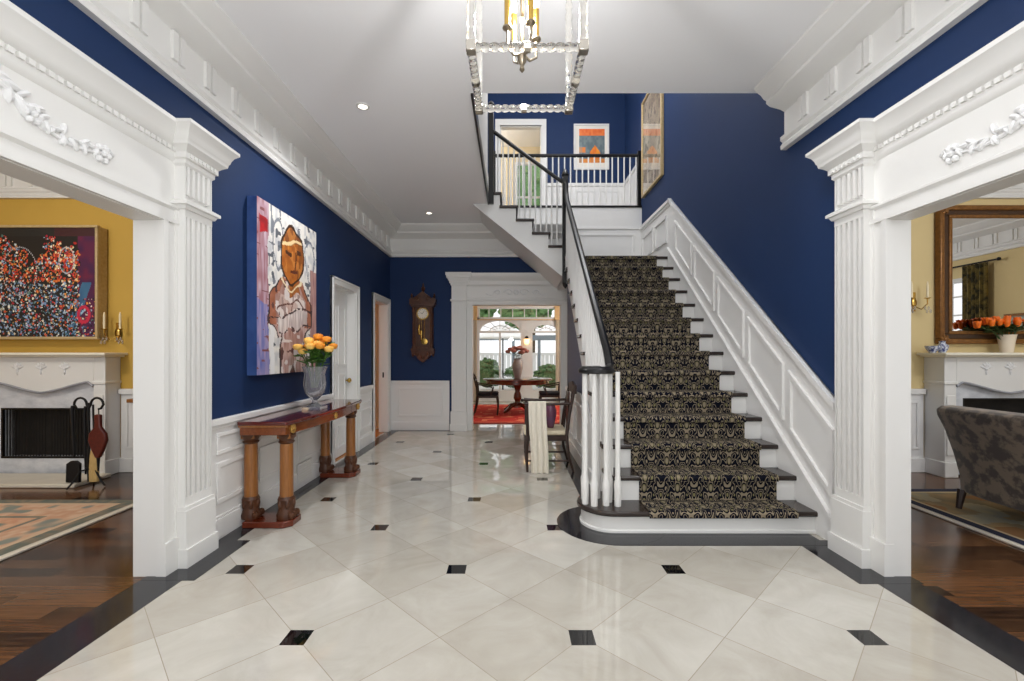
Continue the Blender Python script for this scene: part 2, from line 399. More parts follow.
# upper door casing, wainscot
mb = MB().box(UD[0] - .1, UD[0], YU - .03, YU, 4, UD[2] + .13); mb.box(UD[1], UD[1] + .1, YU - .03, YU, 4, UD[2] + .13); mb.box(UD[0], UD[1], YU - .03, YU, UD[2], UD[2] + .13)
mb.box(UD[0] - .03, UD[0], YU - .04, YU, 4, UD[2] + .03); mb.box(UD[1], UD[1] + .03, YU - .04, YU, 4, UD[2] + .03); mb.box(UD[0], UD[1], YU - .04, YU, UD[2], UD[2] + .03)
mb.box(UD[0] - .002, UD[0] + .015, YU - .005, YU + .13, 4, UD[2]); mb.box(UD[1] - .015, UD[1] + .002, YU - .005, YU + .13, 4, UD[2]); mb.box(UD[0], UD[1], YU - .005, YU + .13, UD[2] - .015, UD[2] + .002)
struct('trim_3', mb, WHITE)
mb = MB().box(UD[1] + .1, XR, YU - .02, YU, 4, 4.80); mb.box(UD[1] + .1, XR, YU - .05, YU, 4.78, 4.84); mb.box(UD[1] + .1, XR, YU - .035, YU, 4, 4.15)
for k in range(3): mb.frame('y', YU - .035, YU - .02, (.78 + k * .52, 1.22 + k * .52, 4.22, 4.7), .04)
mb.box(XR - .02, XR, YF + .12, YU - .05, 4, 4.80); mb.box(XR - .05, XR, YF + .12, YU - .05, 4.78, 4.84)
struct('trim_4', mb, WHITEW, .004)
# foyer cornice (stepped, deep) with paired blocks
def cornice_profile(p0, z0):
    return [(p0, 0), (p0 + .045, 0), (p0 + .05, .03), (p0 + .03, .06), (p0 + .05, .08), (p0 + .05, .11), (p0 + .015, .135), (p0 + .015, .33),
            (p0 + .05, .35), (p0 + .14, .375), (p0 + .17, .40), (p0 + .17, .425), (p0 + .19, .435), (p0 + .215, .47), (p0 + .255, .50), (p0 + .27, .52), (p0 + .27, .6), (p0, .6)]
ZK = 3.09
def cornice(name, sgn, xw, y0, y1, blocks, m=WHITE):
    mb = MB(); k = (ZC - ZK) / .54
    prof = [(xw + sgn * p, min(ZK + z * k, ZC)) for p, z in cornice_profile(0, 0)]
    prof = [q for i, q in enumerate(prof) if not (i and q == prof[i - 1])]
    mb.prism(prof, 'y', y0, y1)
    d = blocks
    while d is not None and d < y1 - .05:
        if d > y0:
            for q in (0, .065): mb.box(xw, xw + sgn * .035, d + q, d + q + .045, ZK + .14, ZK + .32)
        d += .307
    return struct(name, mb, m)
cornice('trim_5', 1, XL, YB, YF, .08)
cornice('trim_6', -1, XR, YB, OY - .08, .13)
mb = MB(); prof = [(YF - p, min(ZK + z * (ZC - ZK) / .54, ZC)) for p, z in cornice_profile(0, 0)]; mb.prism(prof, 'x', XL, .95); struct('trim_7', mb, WHITE)
# black granite border on the floor
e = .002
mb = MB()
mb.box(XL, XL + .165, 3.19, YF, 0, e); mb.box(-2.225, -1.975, YB, 2.73, 0, e); mb.box(-2.225, -1.90, 2.70, 3.28, 0, e + .0006)
struct('trim_8', mb, GRANITE)
mb = MB()
mb.box(2.17, 2.42, YB, 2.68, 0, e); mb.box(2.06, 2.44, 2.66, 3.28, 0, e + .0006); mb.box(.80, 2.25, 3.19, 3.42, 0, e + .0012)
mb.lathe([(.43, 0), (.43, e + .0018)], (.80, 3.62, 0), 40); mb.box(.66, .86, 3.7, 6.72, 0, e + .0024)
struct('trim_9', mb, GRANITE)
mb = MB().box(XL + .16, AX0 - .3, YF - .12, YF, 0, e); struct('trim_10', mb, GRANITE)
# wide openings with fluted pilasters and entablature (left and right)
def arch(nm, sx, xw, th):
    mb = MB()
    X_ = lambda p: sx * (xw - p)
    def B(p0, p1, d0, d1, z0, z1): mb.box(X_(p0), X_(p1), d0, d1, z0, z1)
    def PR(prof, d0, d1): mb.prism([(X_(p), z) for p, z in prof], 'y', d0, d1)
    B(-th - .003, .028, D1 - .012, D1 + .011, 0, ZO - .001); B(-th - .003, .028, D0 - .011, D0 + .012, 0, ZO - .001); B(-th - .003, .0285, D0 - .0115, D1 + .0115, ZO - .012, ZO + .012)
    def post(m):            # m maps a distance from the opening outwards to d
        def b(p0, p1, a, c, z0, z1): B(p0, p1, m(a), m(c), z0, z1)
        b(0, .035, .003, .112, 0, ZO + .098); b(0, .05, -.016, .02, 0, ZO + .004); b(0, .045, .085, .113, 0, ZO + .099)
        b(0, .06, -.018, .114, 0, .2)
        b(0, .105, .095, .38, 0, .36); b(0, .118, .085, .39, 0, .12); b(0, .098, .1, .375, .359, .385)
        b(0, .06, .11, .365, .36, 2.6); b(0, .0872, .1095, .118, .385, 2.285); b(0, .0872, .357, .3655, .385, 2.285); b(0, .0872, .1095, .118, 2.345, 2.58); b(0, .0872, .357, .3655, 2.345, 2.58)
        for k in range(5):
            a = .128 + k * .0475
            b(0, .087, a, a + .024, .44, 2.24); b(0, .089, a, a + .024, 2.38, 2.57)
        b(0, .0865, .109, .366, .384, .441); b(0, .0885, .1085, .3665, 2.239, 2.29)
        prof = [(.10, 2.285), (.11, 2.305), (.125, 2.31), (.125, 2.33), (.10, 2.345)]
        loft(prof, m, .085)
        loft([(.086, 2.56), (.10, 2.575), (.10, 2.60), (.115, 2.605), (.115, 2.64), (.125, 2.65), (.135, 2.66), (.155, 2.675), (.16, 2.70), (.165, 2.705), (.172, 2.73), (.185, 2.755), (.205, 2.775), (.21, 2.78), (.21, 2.80)], m, .086)
        for k in range(7): b(.10, .124, .108 + k * .0385, .127 + k * .0385, 2.612, 2.636)
    def loft(prof, m, q0):
        vs = []; fs = []
        for q, z in prof:
            ex = q - q0
            for p, a in ((0, .11 - ex), (q, .11 - ex), (q, .365 + ex), (0, .365 + ex)): vs.append((X_(p), m(a), z))
        for j in range(len(prof) - 1):
            for k in range(4): fs.append((4 * j + k, 4 * j + (k + 1) % 4, 4 * j + 4 + (k + 1) % 4, 4 * j + 4 + k))
        fs.append((3, 2, 1, 0)); n = 4 * len(prof); fs.append((n - 4, n - 3, n - 2, n - 1))
        mb._add(vs, fs)
    post(lambda a: D1 + a); post(lambda a: D0 - a)
    PR([(0, ZO - .008), (.052, ZO - .008), (.052, ZO + .02), (.036, ZO + .025), (.036, ZO + .075), (.055, ZO + .09), (.055, ZO + .105), (.02, ZO + .12), (.02, 2.58), (.035, 2.595), (.04, 2.62),
        (.04, 2.665), (.062, 2.68), (.075, 2.71), (.10, 2.755), (.12, 2.775), (.12, 2.80), (0, 2.80)], D0 - .1, D1 + .115)
    d = D0
    while d < D1 + .09: B(.03, .054, d, d + .028, 2.636, 2.66); d += .042
    return struct(nm, mb, WHITE)
tL = arch('trim_11', -1, -XL, TL); tR = arch('trim_12', 1, XR, TR)
# carved leaf swags on the friezes
def swag(xw, sx, mid):
    rnd = random.Random(3); mb = MB()
    def P(s, z, p=.03): return (sx * (xw - .012 - p * .45), mid + s, z + .03)
    for sg in (-1, 1):
        pts = [P(sg * (.12 + .78 * t), 2.44 + .05 * math.sin(t * 7) - .09 * t * t, .034) for t in [i / 16 for i in range(17)]]
        mb.tube(pts, [.016 * (1 - .7 * i / 16) for i in range(17)], 6)
        for i in range(0, 17):
            t = i / 16; s0 = .12 + .78 * t
            for q in range(3):
                a = rnd.uniform(-1.2, 1.2) + (1.0 if q % 2 else -1.0); L = rnd.uniform(.03, .055) * (1.25 - .75 * t)
                c = P(sg * (s0 + rnd.uniform(-.02, .02)), pts[i][2] + math.sin(a) * L * .9, .028)
                mb.ell(c, (.018, L, L * .42), 8, Matrix.Rotation(a * sg, 3, 'X'))
        for t, R in ((.28, .036), (.55, .03), (.97, .034)):
            c = pts[int(t * 16)]
            for k in range(6):
                a = k * PI / 3; mb.ell((c[0], c[1] + R * math.cos(a), c[2] + R * math.sin(a)), (.02, R * .55, R * .55), 8)
            mb.ell(c, (.03, R * .5, R * .5), 8)
        cu = [P(sg * (.3 + .1 * math.cos(a) * (1 - a / 9)), 2.45 + .075 * math.sin(a) * (1 - a / 9), .032) for a in [i * .45 for i in range(15)]]
        mb.tube(cu, .009, 6)
    c = P(0, 2.44, .03)
    for k in range(8):
        a = k * PI / 4; mb.ell((c[0], c[1] + .07 * math.cos(a), c[2] + .07 * math.sin(a)), (.022, .045, .03), 8, Matrix.Rotation(a, 3, 'X'))
    mb.ell(c, (.04, .04, .04), 10)
    return mb
obj('frieze_ornament', swag(-XL, -1, 1.5), PLAS, tL); obj('frieze_ornament', swag(XR, 1, 1.5), PLAS, tR)
# far arch
mb = MB()
def FB(p0, p1, a, b, z0, z1): mb.box(a, b, YF - p0, YF - p1, z0, z1)
for s, xo in ((-1, AX0), (1, AX1)):
    f = lambda a: xo + s * a
    FB(-.17, .03, f(-.012), f(.012), 0, AZ - .013); FB(0, .035, f(.013), f(.09), 0, AZ + .07)
    FB(0, .10, f(.08), f(.37), 0, .34); FB(0, .112, f(.07), f(.38), 0, .12); FB(0, .07, f(.092), f(.355), .33, 2.60)
    for k in range(5): FB(0, .085, f(.095 + k * .055), f(.126 + k * .055), .42, 2.24)
    FB(0, .11, f(.075), f(.372), 2.30, 2.33)
    for z0, z1, q in ((2.58, 2.62, .10), (2.62, 2.66, .12), (2.66, 2.70, .14), (2.70, 2.75, .165), (2.75, 2.795, .18)):
        FB(0, q, f(.092 - (q - .085)), f(.355 + (q - .085)), z0, z1)
FB(-.17, .031, AX0 - .0115, AX1 + .0115, AZ - .012, AZ + .012)
mb.prism([(YF - p, z) for p, z in [(0, AZ), (.05, AZ), (.05, AZ + .02), (.036, AZ + .03), (.036, AZ + .06), (.05, AZ + .07), (.05, AZ + .085), (.02, AZ + .10), (.02, 2.57), (.05, 2.60), (.06, 2.66), (.10, 2.70), (.13, 2.75), (.13, 2.792), (0, 2.792)]], 'x', AX0 - .1, AX1 + .1)
tF = struct('trim_13', mb, WHITE)
mb = MB()
for sg in (-1, 1):
    for cx, R in ((.14, .09), (.34, .07)):
        mb.tube([(.1 + sg * (cx + R * math.cos(a) * (1 - a / 10)), YF - .03, 2.46 + R * .7 * math.sin(a) * (1 - a / 10)) for a in [i * .45 for i in range(16)]], .011, 6)
    mb.tube([(.1 + sg * (.4 + .14 * t), YF - .03, 2.45 - .04 * math.sin(t * 3)) for t in [i / 8 for i in range(9)]], .009, 6)
for k in range(6): mb.ell((.1 + .035 * math.cos(k * PI / 3), YF - .03, 2.47 + .035 * math.sin(k * PI / 3)), (.028, .015, .02), 8)
obj('frieze_ornament', mb, PLAS, tF)
# wainscot, left wall
ZR = .885
def wain_left(y0, y1):
    mb.box(XL, XL + .012, y0, y1, 0, ZR - .01); mb.box(XL, XL + .03, y0, y1, 0, .15); mb.box(XL, XL + .022, y0, y1, .15, .17)
    mb.box(XL, XL + .045, y0, y1, ZR - .045, ZR); mb.box(XL, XL + .028, y0, y1, ZR - .075, ZR - .045)
mb = MB()
for a, b in ((3.17, 5.38), (6.33, 6.99), (7.95, YF)): wain_left(a, b)
for a, b in ((3.28, 3.74), (3.84, 4.44), (4.54, 5.26), (6.42, 6.92)):
    mb.frame('x', XL + .012, XL + .027, (a, b, .26, .56), .035); mb.frame('x', XL + .012, XL + .027, (a, b, .62, .78), .03)
struct('trim_14', mb, WHITEW, .004)
mb = MB(); a, b = XL, AX0 - .4
mb.box(a, b, YF - .012, YF, 0, ZR - .01); mb.box(a, b, YF - .03, YF, 0, .15); mb.box(a, b, YF - .045, YF, ZR - .045, ZR); mb.box(a, b, YF - .028, YF, ZR - .075, ZR - .045)
mb.frame('y', YF - .026, YF - .012, (-2.02, -1.22, .24, .76), .035)
struct('trim_15', mb, WHITEW, .004)
# doors on the left wall
def casing(y0, y1, z):
    mb = MB()
    mb.box(XL, XL + .03, y0 - .09, y0, 0, z + .09); mb.box(XL, XL + .03, y1, y1 + .09, 0, z + .09); mb.box(XL, XL + .03, y0, y1, z, z + .09)
    mb.box(XL, XL + .042, y0 - .09, y0 - .065, 0, z + .09); mb.box(XL, XL + .042, y1 + .065, y1 + .09, 0, z + .09); mb.box(XL, XL + .042, y0 - .09, y1 + .09, z + .065, z + .09)
    mb.box(XL - TL, XL + .01, y0, y0 + .015, 0, z); mb.box(XL - TL, XL + .01, y1 - .015, y1, 0, z); mb.box(XL - TL, XL + .01, y0, y1, z - .015, z)
    return mb
y0, y1, z = DOORS[0]
dr = struct('door_1', casing(y0, y1, z), WHITE, .004)
lf = MB().box(XL - TL + .005, XL - TL + .04, y0 + .015, y1 - .015, .01, z - .015)
for q in ((.12, .42), (.5, 1.1), (1.2, 2.0)):
    lf.frame('x', XL - TL + .04, XL - TL + .05, (y0 + .1, y0 + .36, q[0], q[1]), .03); lf.frame('x', XL - TL + .04, XL - TL + .05, (y0 + .42, y1 - .1, q[0], q[1]), .03)
lfo = obj('door_leaf', lf, WHITEW, dr)
kn = MB(); kn.tube([(XL - .11, y1 - .085, 1.0), (XL - .05, y1 - .085, 1.0)], .012, 10); kn.ell((XL - .045, y1 - .085, 1.0), (.028, .034, .034), 14); kn.lathe([(.03, 0), (.03, .01)], (0, 0, 0), 12); kn.v = kn.v
kk = MB(); kk.tube([(XL - .11, y1 - .085, 1.0), (XL - .05, y1 - .085, 1.0)], .012, 10); kk.ell((XL - .045, y1 - .085, 1.0), (.028, .034, .034), 14); kk.tube([(XL - .112, y1 - .085, 1.0), (XL - .1, y1 - .085, 1.0)], .032, 14)
obj('door_knob', kk, BRASS, lfo)
y0, y1, z = DOORS[1]
dr = struct('door_2', casing(y0, y1, z), WHITE, .004)
obj('strike_plate', MB().box(XL - .075, XL - .05, y1 - .02, y1 - .012, .95, 1.04), IRON, dr)
# kitchen behind the second door
struct('wall_kitchen', MB().box(-5.3, -5.2, 5.36, 9.4, 0, 3).box(-5.2, XL - TL, 9.3, 9.4, 0, 3).box(-5.2, XL - TL, 5.36, 5.45, 0, 3).box(-5.2, XL - TL, 5.36, 9.4, 3, 3.1), KITWALL)
# left and right rooms
struct('wall_left_room', MB().box(-8.2, XL - TL, 5.2, 5.35, 0, ZC).box(-8.3, -8.2, YB, 5.35, 0, ZC), OCHRE)
rw = MB().box(XR + TR, 8.4, 5.2, 5.35, 0, ZC); RX = 8.25
rw.box(RX, RX + .12, 2.15, 5.3, 0, ZC); rw.box(RX, RX + .12, .9, 2.15, 2.75, ZC); rw.box(RX, RX + .12, .9, 2.15, 0, .7); rw.box(RX, RX + .12, YB, .9, 0, ZC)
struct('wall_right_room', rw, BUFF)
w = MB().frame('x', RX - .02, RX + .08, (.9, 2.15, .7, 2.75), .08); w.box(RX, RX + .04, 1.505, 1.545, .7, 2.75)
for k in range(1, 6): w.box(RX + .01, RX + .035, .9, 2.15, .7 + k * .34, .73 + k * .34)
w.box(RX + .01, RX + .035, 1.18, 1.2, .7, 2.75); w.box(RX + .01, RX + .035, 1.84, 1.86, .7, 2.75)
w2 = struct('window_2', w, WHITE); struct('pane', MB().box(RX + .02, RX + .025, .95, 2.1, .75, 2.7), PANE, parent=w2)
def room_cornice(name, a, b):
    mb = MB(); mb.prism([(5.2 - p, min(ZK + .06 + z * .9, ZC)) for p, z in cornice_profile(0, 0)], 'x', a, b)
    d = a + .2
    while d < b - .2:
        for q in (0, .065): mb.box(d + q, d + q + .045, 5.2 - .035, 5.2, ZK + .2, ZK + .35)
        d += .307
    struct(name, mb, WHITE)
room_cornice('trim_16', -8.2, XL - TL); room_cornice('trim_17', XR + TR, 8.4)
cornice('trim_18', -1, RX, YB, 5.2, .1)
def low_wain(name, a, b):
    mb = MB().box(a, b, 5.188, 5.2, 0, .92); mb.box(a, b, 5.165, 5.2, 0, .16); mb.box(a, b, 5.155, 5.2, .9, .96); mb.frame('y', 5.175, 5.188, (a + .06, b - .06, .26, .82), .03); struct(name, mb, WHITEW, .004)
low_wain('trim_19', -4.50, XL - TL); low_wain('trim_20', XR + TR, 4.76); low_wain('trim_21', 6.25, 8.2)
# dining room
mb = MB().box(-2.7, -2.6, YF + .15, 13.1, 0, 3.3); mb.box(3.2, 3.3, YF + .15, 13.1, 0, 3.3)
mb.box(-2.6, -.98, 13, 13.12, 0, 3.3); mb.box(1.42, 3.2, 13, 13.12, 0, 3.3); mb.box(-.98, 1.42, 13, 13.12, 2.72, 3.3); mb.box(-2.7, 3.3, YF + .15, YF + .17, 2.9, 3.3)
mb.box(-2.6, AX0 - .02, YF + .15, YF + .17, 0, 3.3); mb.box(AX1 + .02, 3.2, YF + .15, YF + .17, 0, 3.3)
struct('wall_dining', mb, CREAM)
struct('ceiling', MB().box(-2.7, 3.3, YF + .15, 13.12, 3.3, 3.4), CEIL)
# garden doors with fanlights and a transom row
w = MB(); YW = 13.0
w.frame('y', YW - .03, YW + .1, (-.98, 1.42, 0, 2.74), .07); w.box(-.98, 1.42, YW - .03, YW + .1, 2.34, 2.42)
for k in range(1, 7): x = -.98 + k * 2.4 / 7; w.box(x - .014, x + .014, YW, YW + .05, 2.42, 2.7)
LEAVES = [(-.91, -.30), (-.26, .28), (.62, 1.35)]
w.box(.28, .62, YW - .03, YW + .1, 0, 2.34)
w.box(-.345, -.295, YW - .021, YW + .061, 0, 2.0)
w.box(-.98, .28, YW - .02, YW + .06, 1.97, 2.03); w.box(.62, 1.42, YW - .02, YW + .06, 1.97, 2.03)
w.box(-.98, .28, YW - .01, YW + .05, 0, .32); w.box(.62, 1.42, YW - .01, YW + .05, 0, .32)
def fan(xc, R, z):
    n = 18; pts = [(R * math.cos(PI * i / n), R * .54 * math.sin(PI * i / n)) for i in range(n + 1)]
    w.tube([(xc + x, YW + .02, z + y) for x, y in pts], .022, 6); w.tube([(xc + x * .5, YW + .02, z + y * .5) for x, y in pts], .013, 6)
    for k in range(1, 6):
        a = PI * k / 6; w.tube([(xc + .12 * math.cos(a), YW + .02, z + .065 * math.sin(a)), (xc + R * math.cos(a), YW + .02, z + R * .54 * math.sin(a))], .011, 6)
    # spandrels above the arch
    for sg in (-1, 1):
        poly = [(xc + sg * x, z + y) for x, y in pts[:n // 2 + 1]]
        poly += [(xc, 2.36), (xc + sg * (R + .03), 2.36), (xc + sg * (R + .03), z)]
        w.prism(poly, 'y', YW, YW + .06)
fan(-.32, .58, 2.02); fan(1.0, .36, 2.02)
w3 = struct('window_3', w, mat('white_gloss_frame', (226, 230, 232), .4))
struct('pane', MB().box(-.95, 1.4, YW + .052, YW + .056, .3, 2.7), PANE, parent=w3)

# ================================================================= STAIRS
R_, T_ = .2022, .25
def nz(k): return .172 + R_ * (k - 1)
def nd(k): return 3.38 + T_ * (k - 1)
SX0, SX1 = .83, XR
st = thing('staircase', (.83, 3.38, 0), 'main staircase with dark treads, white risers and black handrail, rising from the marble floor', 'staircase')
for k in range(2, 14):
    obj('tread', MB().box(SX0 - .045, SX1 - .002, nd(k), nd(k) + T_ + .03, nz(k) - .04, nz(k)), DARKTREAD, st, .012)
tb = MB(); pts = [(SX1 - .002, nd(1)), (SX1 - .002, nd(1) + .3), (.80, nd(1) + .53)]
cx, cy, rr = .80, nd(1) + .265, .265
pts += [(cx + rr * math.cos(a), cy + rr * math.sin(a)) for a in [PI / 2 + PI * i / 16 for i in range(1, 17)]]
tb.prism(pts, 'z', nz(1) - .04, nz(1)); obj('tread', tb, DARKTREAD, st, .012)
rb = MB(); r2 = rr - .035
pts = [(SX1 - .002, nd(1) + .03), (SX1 - .002, nd(1) + .29), (.80, nd(1) + .5)] + [(cx + r2 * math.cos(a), cy + r2 * math.sin(a)) for a in [PI / 2 + PI * i / 16 for i in range(1, 17)]]
rb.prism(pts, 'z', 0, nz(1) - .04)
obj('riser', rb, WHITE, st)
rb = MB(); r2 = rr - .022
pts = [(SX1 - .002, nd(1) + .016), (SX1 - .002, nd(1) + .29), (.80, nd(1) + .5)] + [(cx + r2 * math.cos(a), cy + r2 * math.sin(a)) for a in [PI / 2 + PI * i / 16 for i in range(1, 17)]]
rb.prism(pts, 'z', 0, .028); obj('riser_moulding', rb, WHITE, st, .006)
for k in range(2, 15):
    obj('riser', MB().box(SX0, SX1 - .002, nd(k) + .03, nd(k) + .05, nz(k - 1), nz(k) - .04), WHITE, st)
# landing
obj('landing', MB().box(SX0 - .045, SX1 - .002, nd(14), YF - .02, nz(14) - .04, nz(14)), DARKTREAD, st, .01)
obj('landing_soffit', MB().box(SX0, SX1 - .002, nd(14) + .05, YF - .02, 2.50, nz(14) - .04), WHITE, st)
# open string on the hall side
poly = [(nd(1) + .3, 0)]
poly = [(nd(1) + .31, nz(1) - .04)]
for k in range(2, 15):
    poly += [(nd(k) + .03, nz(k - 1) - .04 if k > 2 else nz(1) - .04), (nd(k) + .03, nz(k) - .04)]
poly += [(6.78, nz(14) - .04), (6.78, 2.50), (6.62, 2.40)]
L = lambda d: nz(1) + .809 * (d - 3.38) - .42
poly += [(3.87, 0), (nd(1) + .31, 0)]
obj('stringer', MB().prism(poly, 'x', SX0, SX0 + .03), WHITE, st)
for k in range(2, 14):
    q = nd(k) + .03
    obj('stringer_bracket', MB().prism([(q + .01, nz(k) - .05), (q + .2, nz(k) - .05), (q + .18, nz(k) - .075), (q + .12, nz(k) - .09), (q + .07, nz(k) - .12), (q + .01, nz(k) - .16)], 'x', SX0 - .012, SX0), WHITE, st)
# slate wall and wainscot below the string
obj('side_wall', MB().prism([(3.95, 0), (6.72, 0), (6.72, L(6.72) + .02), (3.95, L(3.95) + .06)], 'x', SX0 + .012, SX0 + .06), SLATE, st)
mb = MB().prism([(3.90, 0), (6.72, 0), (6.72, ZR), (5.0, ZR)], 'x', SX0 + .004, SX0 + .02)
mb.box(SX0 - .02, SX0 + .01, 4.95, 6.72, ZR - .05, ZR); mb.box(SX0 - .01, SX0 + .01, 4.2, 6.72, 0, .15); mb.frame('x', SX0 - .012, SX0 + .006, (5.05, 5.8, .24, .74), .04); mb.frame('x', SX0 - .012, SX0 + .006, (5.9, 6.6, .24, .74), .04)
obj('side_wainscot', mb, WHITEW, st)
# balusters
def baluster(x, y, z0, z1, q=1.0):
    h = z1 - z0
    return MB().lathe([(.021 * q, 0), (.023 * q, .12), (.025 * q, .18), (.018 * q, .205), (.019 * q, .22), (.0155 * q, .235), (.0165 * q, .4), (.0145 * q, h)], (x, y, z0), 10)
railz = lambda d: nz(1) + .809 * (d - 3.38) + .86
for k in range(2, 14):
    for q in (.05, .175):
        d = nd(k) + q
        obj('baluster', baluster(SX0 - .015, d, nz(k), railz(d) - .02), WHITE, st)
VC = (.685, 3.62)
for a in (-2.7, -1.9, -.95, .0, 1.3, 2.5):
    obj('baluster', baluster(VC[0] + .105 * math.cos(a), VC[1] + .105 * math.sin(a), nz(1), 1.21, 1.25), WHITE, st)
obj('baluster', baluster(VC[0] + .15, nd(1) + .14, nz(1), 1.22, 1.25), WHITE, st)
rp = []
for i in range(13):          # volute turn, then up the flight
    a = PI * .5 + 1.5 * PI * i / 12; rp.append((VC[0] + .1 * math.cos(a), VC[1] + .1 * math.sin(a), 1.235))
rp += [(SX0 - .015, 3.72, 1.26), (SX0 - .015, 3.82, railz(3.82))] + [(SX0 - .015, d, railz(d)) for d in (4.2, 5, 6, 6.55)] + [(SX0 - .015, 6.66, railz(6.62) + .12), (SX0 - .015, 6.73, 3.95)]
obj('handrail', MB().tube(rp, .036, 8, (1.0, .8)), BLACK, st)
obj('volute_cap', MB().lathe([(.135, 0), (.145, .008), (.145, .03), (.135, .042), (.06, .05), (.03, .06)], (VC[0], VC[1], 1.205), 28), BLACK, st)
np_ = MB().box(SX0 - .06, SX0 + .025, 6.70, 6.785, 2.42, 4.02); np_.lathe([(.05, 0), (.058, .02), (.045, .05), (.02, .1), (.005, .11)], (SX0 - .0175, 6.7425, 4.02), 16); np_.lathe([(.005, 0), (.035, .04), (.045, .09)], (SX0 - .0175, 6.7425, 2.34), 16)
obj('newel_post', np_, BLACK, st, .006)
# stair-wall wainscot (right)
def rl(d): return 1.03 + .776 * (d - 3.214)
def nl(d): return nz(1) + .809 * (d - 3.38)
mb = MB()
xa = XR - .014
mb.prism([(3.19, 0), (3.19, rl(3.19)), (6.55, rl(6.55)), (YF - .01, rl(6.55)), (YF - .01, 2.75), (6.7, 2.75), (6.6, 2.6), (3.5, .1), (3.5, 0)], 'x', xa, XR)
def band(d0, d1, fl0, fl1, x): mb.prism([(d0, fl0(d0)), (d1, fl0(d1)), (d1, fl1(d1)), (d0, fl1(d0))], 'x', x, XR)
band(3.19, 6.57, lambda d: rl(d) - .05, rl, XR - .05); band(3.19, 6.57, lambda d: rl(d) - .09, lambda d: rl(d) - .05, XR - .03)
band(6.54, YF - .01, lambda d: rl(6.55) - .05, lambda d: rl(6.55), XR - .05); band(6.54, YF - .01, lambda d: rl(6.55) - .09, lambda d: rl(6.55) - .05, XR - .03)
band(3.19, 6.62, lambda d: nl(d) - .2, lambda d: nl(d) + .10, XR - .03); band(3.19, 6.62, lambda d: nl(d) + .10, lambda d: nl(d) + .135, XR - .045)
mb.box(XR - .03, XR, 6.62, YF - .01, 2.80, 2.93)
def pframe(d0, d1, lo, hi, w=.04):
    for q in ((d0, d0 + w), (d1 - w, d1)): mb.prism([(q[0], lo(q[0])), (q[1], lo(q[1])), (q[1], hi(q[1])), (q[0], hi(q[0]))], 'x', xa - .022, xa)
    for f0, f1 in ((lo, lambda d: lo(d) + w), (lambda d: hi(d) - w, hi)):
        e0, e1 = d0 + w, d1 - w
        mb.prism([(e0, f0(e0)), (e1, f0(e1)), (e1, f1(e1)), (e0, f1(e0))], 'x', xa - .022, xa)
d = 3.19
for a, b in ((3.22, 3.75), (3.82, 4.40), (4.47, 5.05), (5.12, 5.70), (5.77, 6.35)):
    pframe(a, b, lambda d: nl(d) + .27, lambda d: rl(d) - .22)
for a, b in ((6.68, 7.22), (7.32, 7.92)): pframe(a, b, lambda d: 3.02, lambda d: rl(6.55) - .2)
struct('trim_22', mb, WHITEW)
# landing end wall below the gallery
mb = MB().box(SX0 - .02, XR - .002, YF - .03, YF, nz(14), 3.97); mb.box(SX0 - .02, XR - .002, YF - .045, YF, nz(14), 2.95)
mb.box(SX0 - .02, XR - .002, YF - .05, YF, 3.58, 3.62); mb.frame('y', YF - .045, YF - .03, (.95, 2.2, 3.02, 3.5), .035)
mb.box(OX, SX0 - .021, YF - .029, YF, 3.62, 3.97)
struct('trim_23', mb, WHITEW, .004)
# upper flight crossing to the left
uf = thing('upper_staircase', (.1, 6.8, 2.5), 'short upper flight with white string and dark treads climbing left from the landing', 'staircase')
def lx(j): return .84 - .245 * (j - 1)
def lz(j): return nz(14) + .2 * j
poly = [(.80, nz(14) - .05)]
for j in range(1, 6): poly += [(lx(j) - .03, lz(j - 1) - .04 if j > 1 else nz(14)), (lx(j) - .03, lz(j) - .04)]
poly += [(lx(6) , lz(5) - .04), (lx(6), 3.62), (-.50, 3.62), (.80, 2.53)]
obj('stringer', MB().prism(poly, 'y', 6.8, YF - .04), WHITE, uf)
mb = MB().prism([(-.52, 3.64), (.83, 2.54), (.83, 2.48), (-.57, 3.61)], 'y', 6.775, 6.80); obj('stringer_moulding', mb, WHITE, uf)
for j in range(1, 6): obj('tread', MB().box(lx(j) - .28, lx(j), 6.765, YF - .04, lz(j) - .04, lz(j)), DARKTREAD, uf, .01)
lr = lambda x: 3.90 + (.84 - x) * .735
n = 0
for j in range(1, 6):
    for q in (.06, .145, .225):
        x = lx(j) - q
        if j == 5 and q > .2: continue
        obj('baluster', MB().lathe([(.013, 0), (.013, .03), (.011, .05), (.016, .1), (.012, .2), (.011, lr(x) - lz(j))], (x, 6.80, lz(j)), 8), WHITE, uf)
obj('handrail', MB().tube([(SX0 - .02, 6.75, 3.92), (.7, 6.78, lr(.7)), (.2, 6.78, lr(.2)), (OX + .05, 6.78, lr(OX + .05))], .034, 8, (1, .85)), BLACK, uf)
np_ = MB().box(OX + .005, OX + .085, 6.75, 6.83, 3.62, 5.1); np_.lathe([(.05, 0), (.055, .02), (.03, .06), (.005, .08)], (OX + .045, 6.79, 5.1), 14)
obj('newel_post', np_, BLACK, uf, .006)
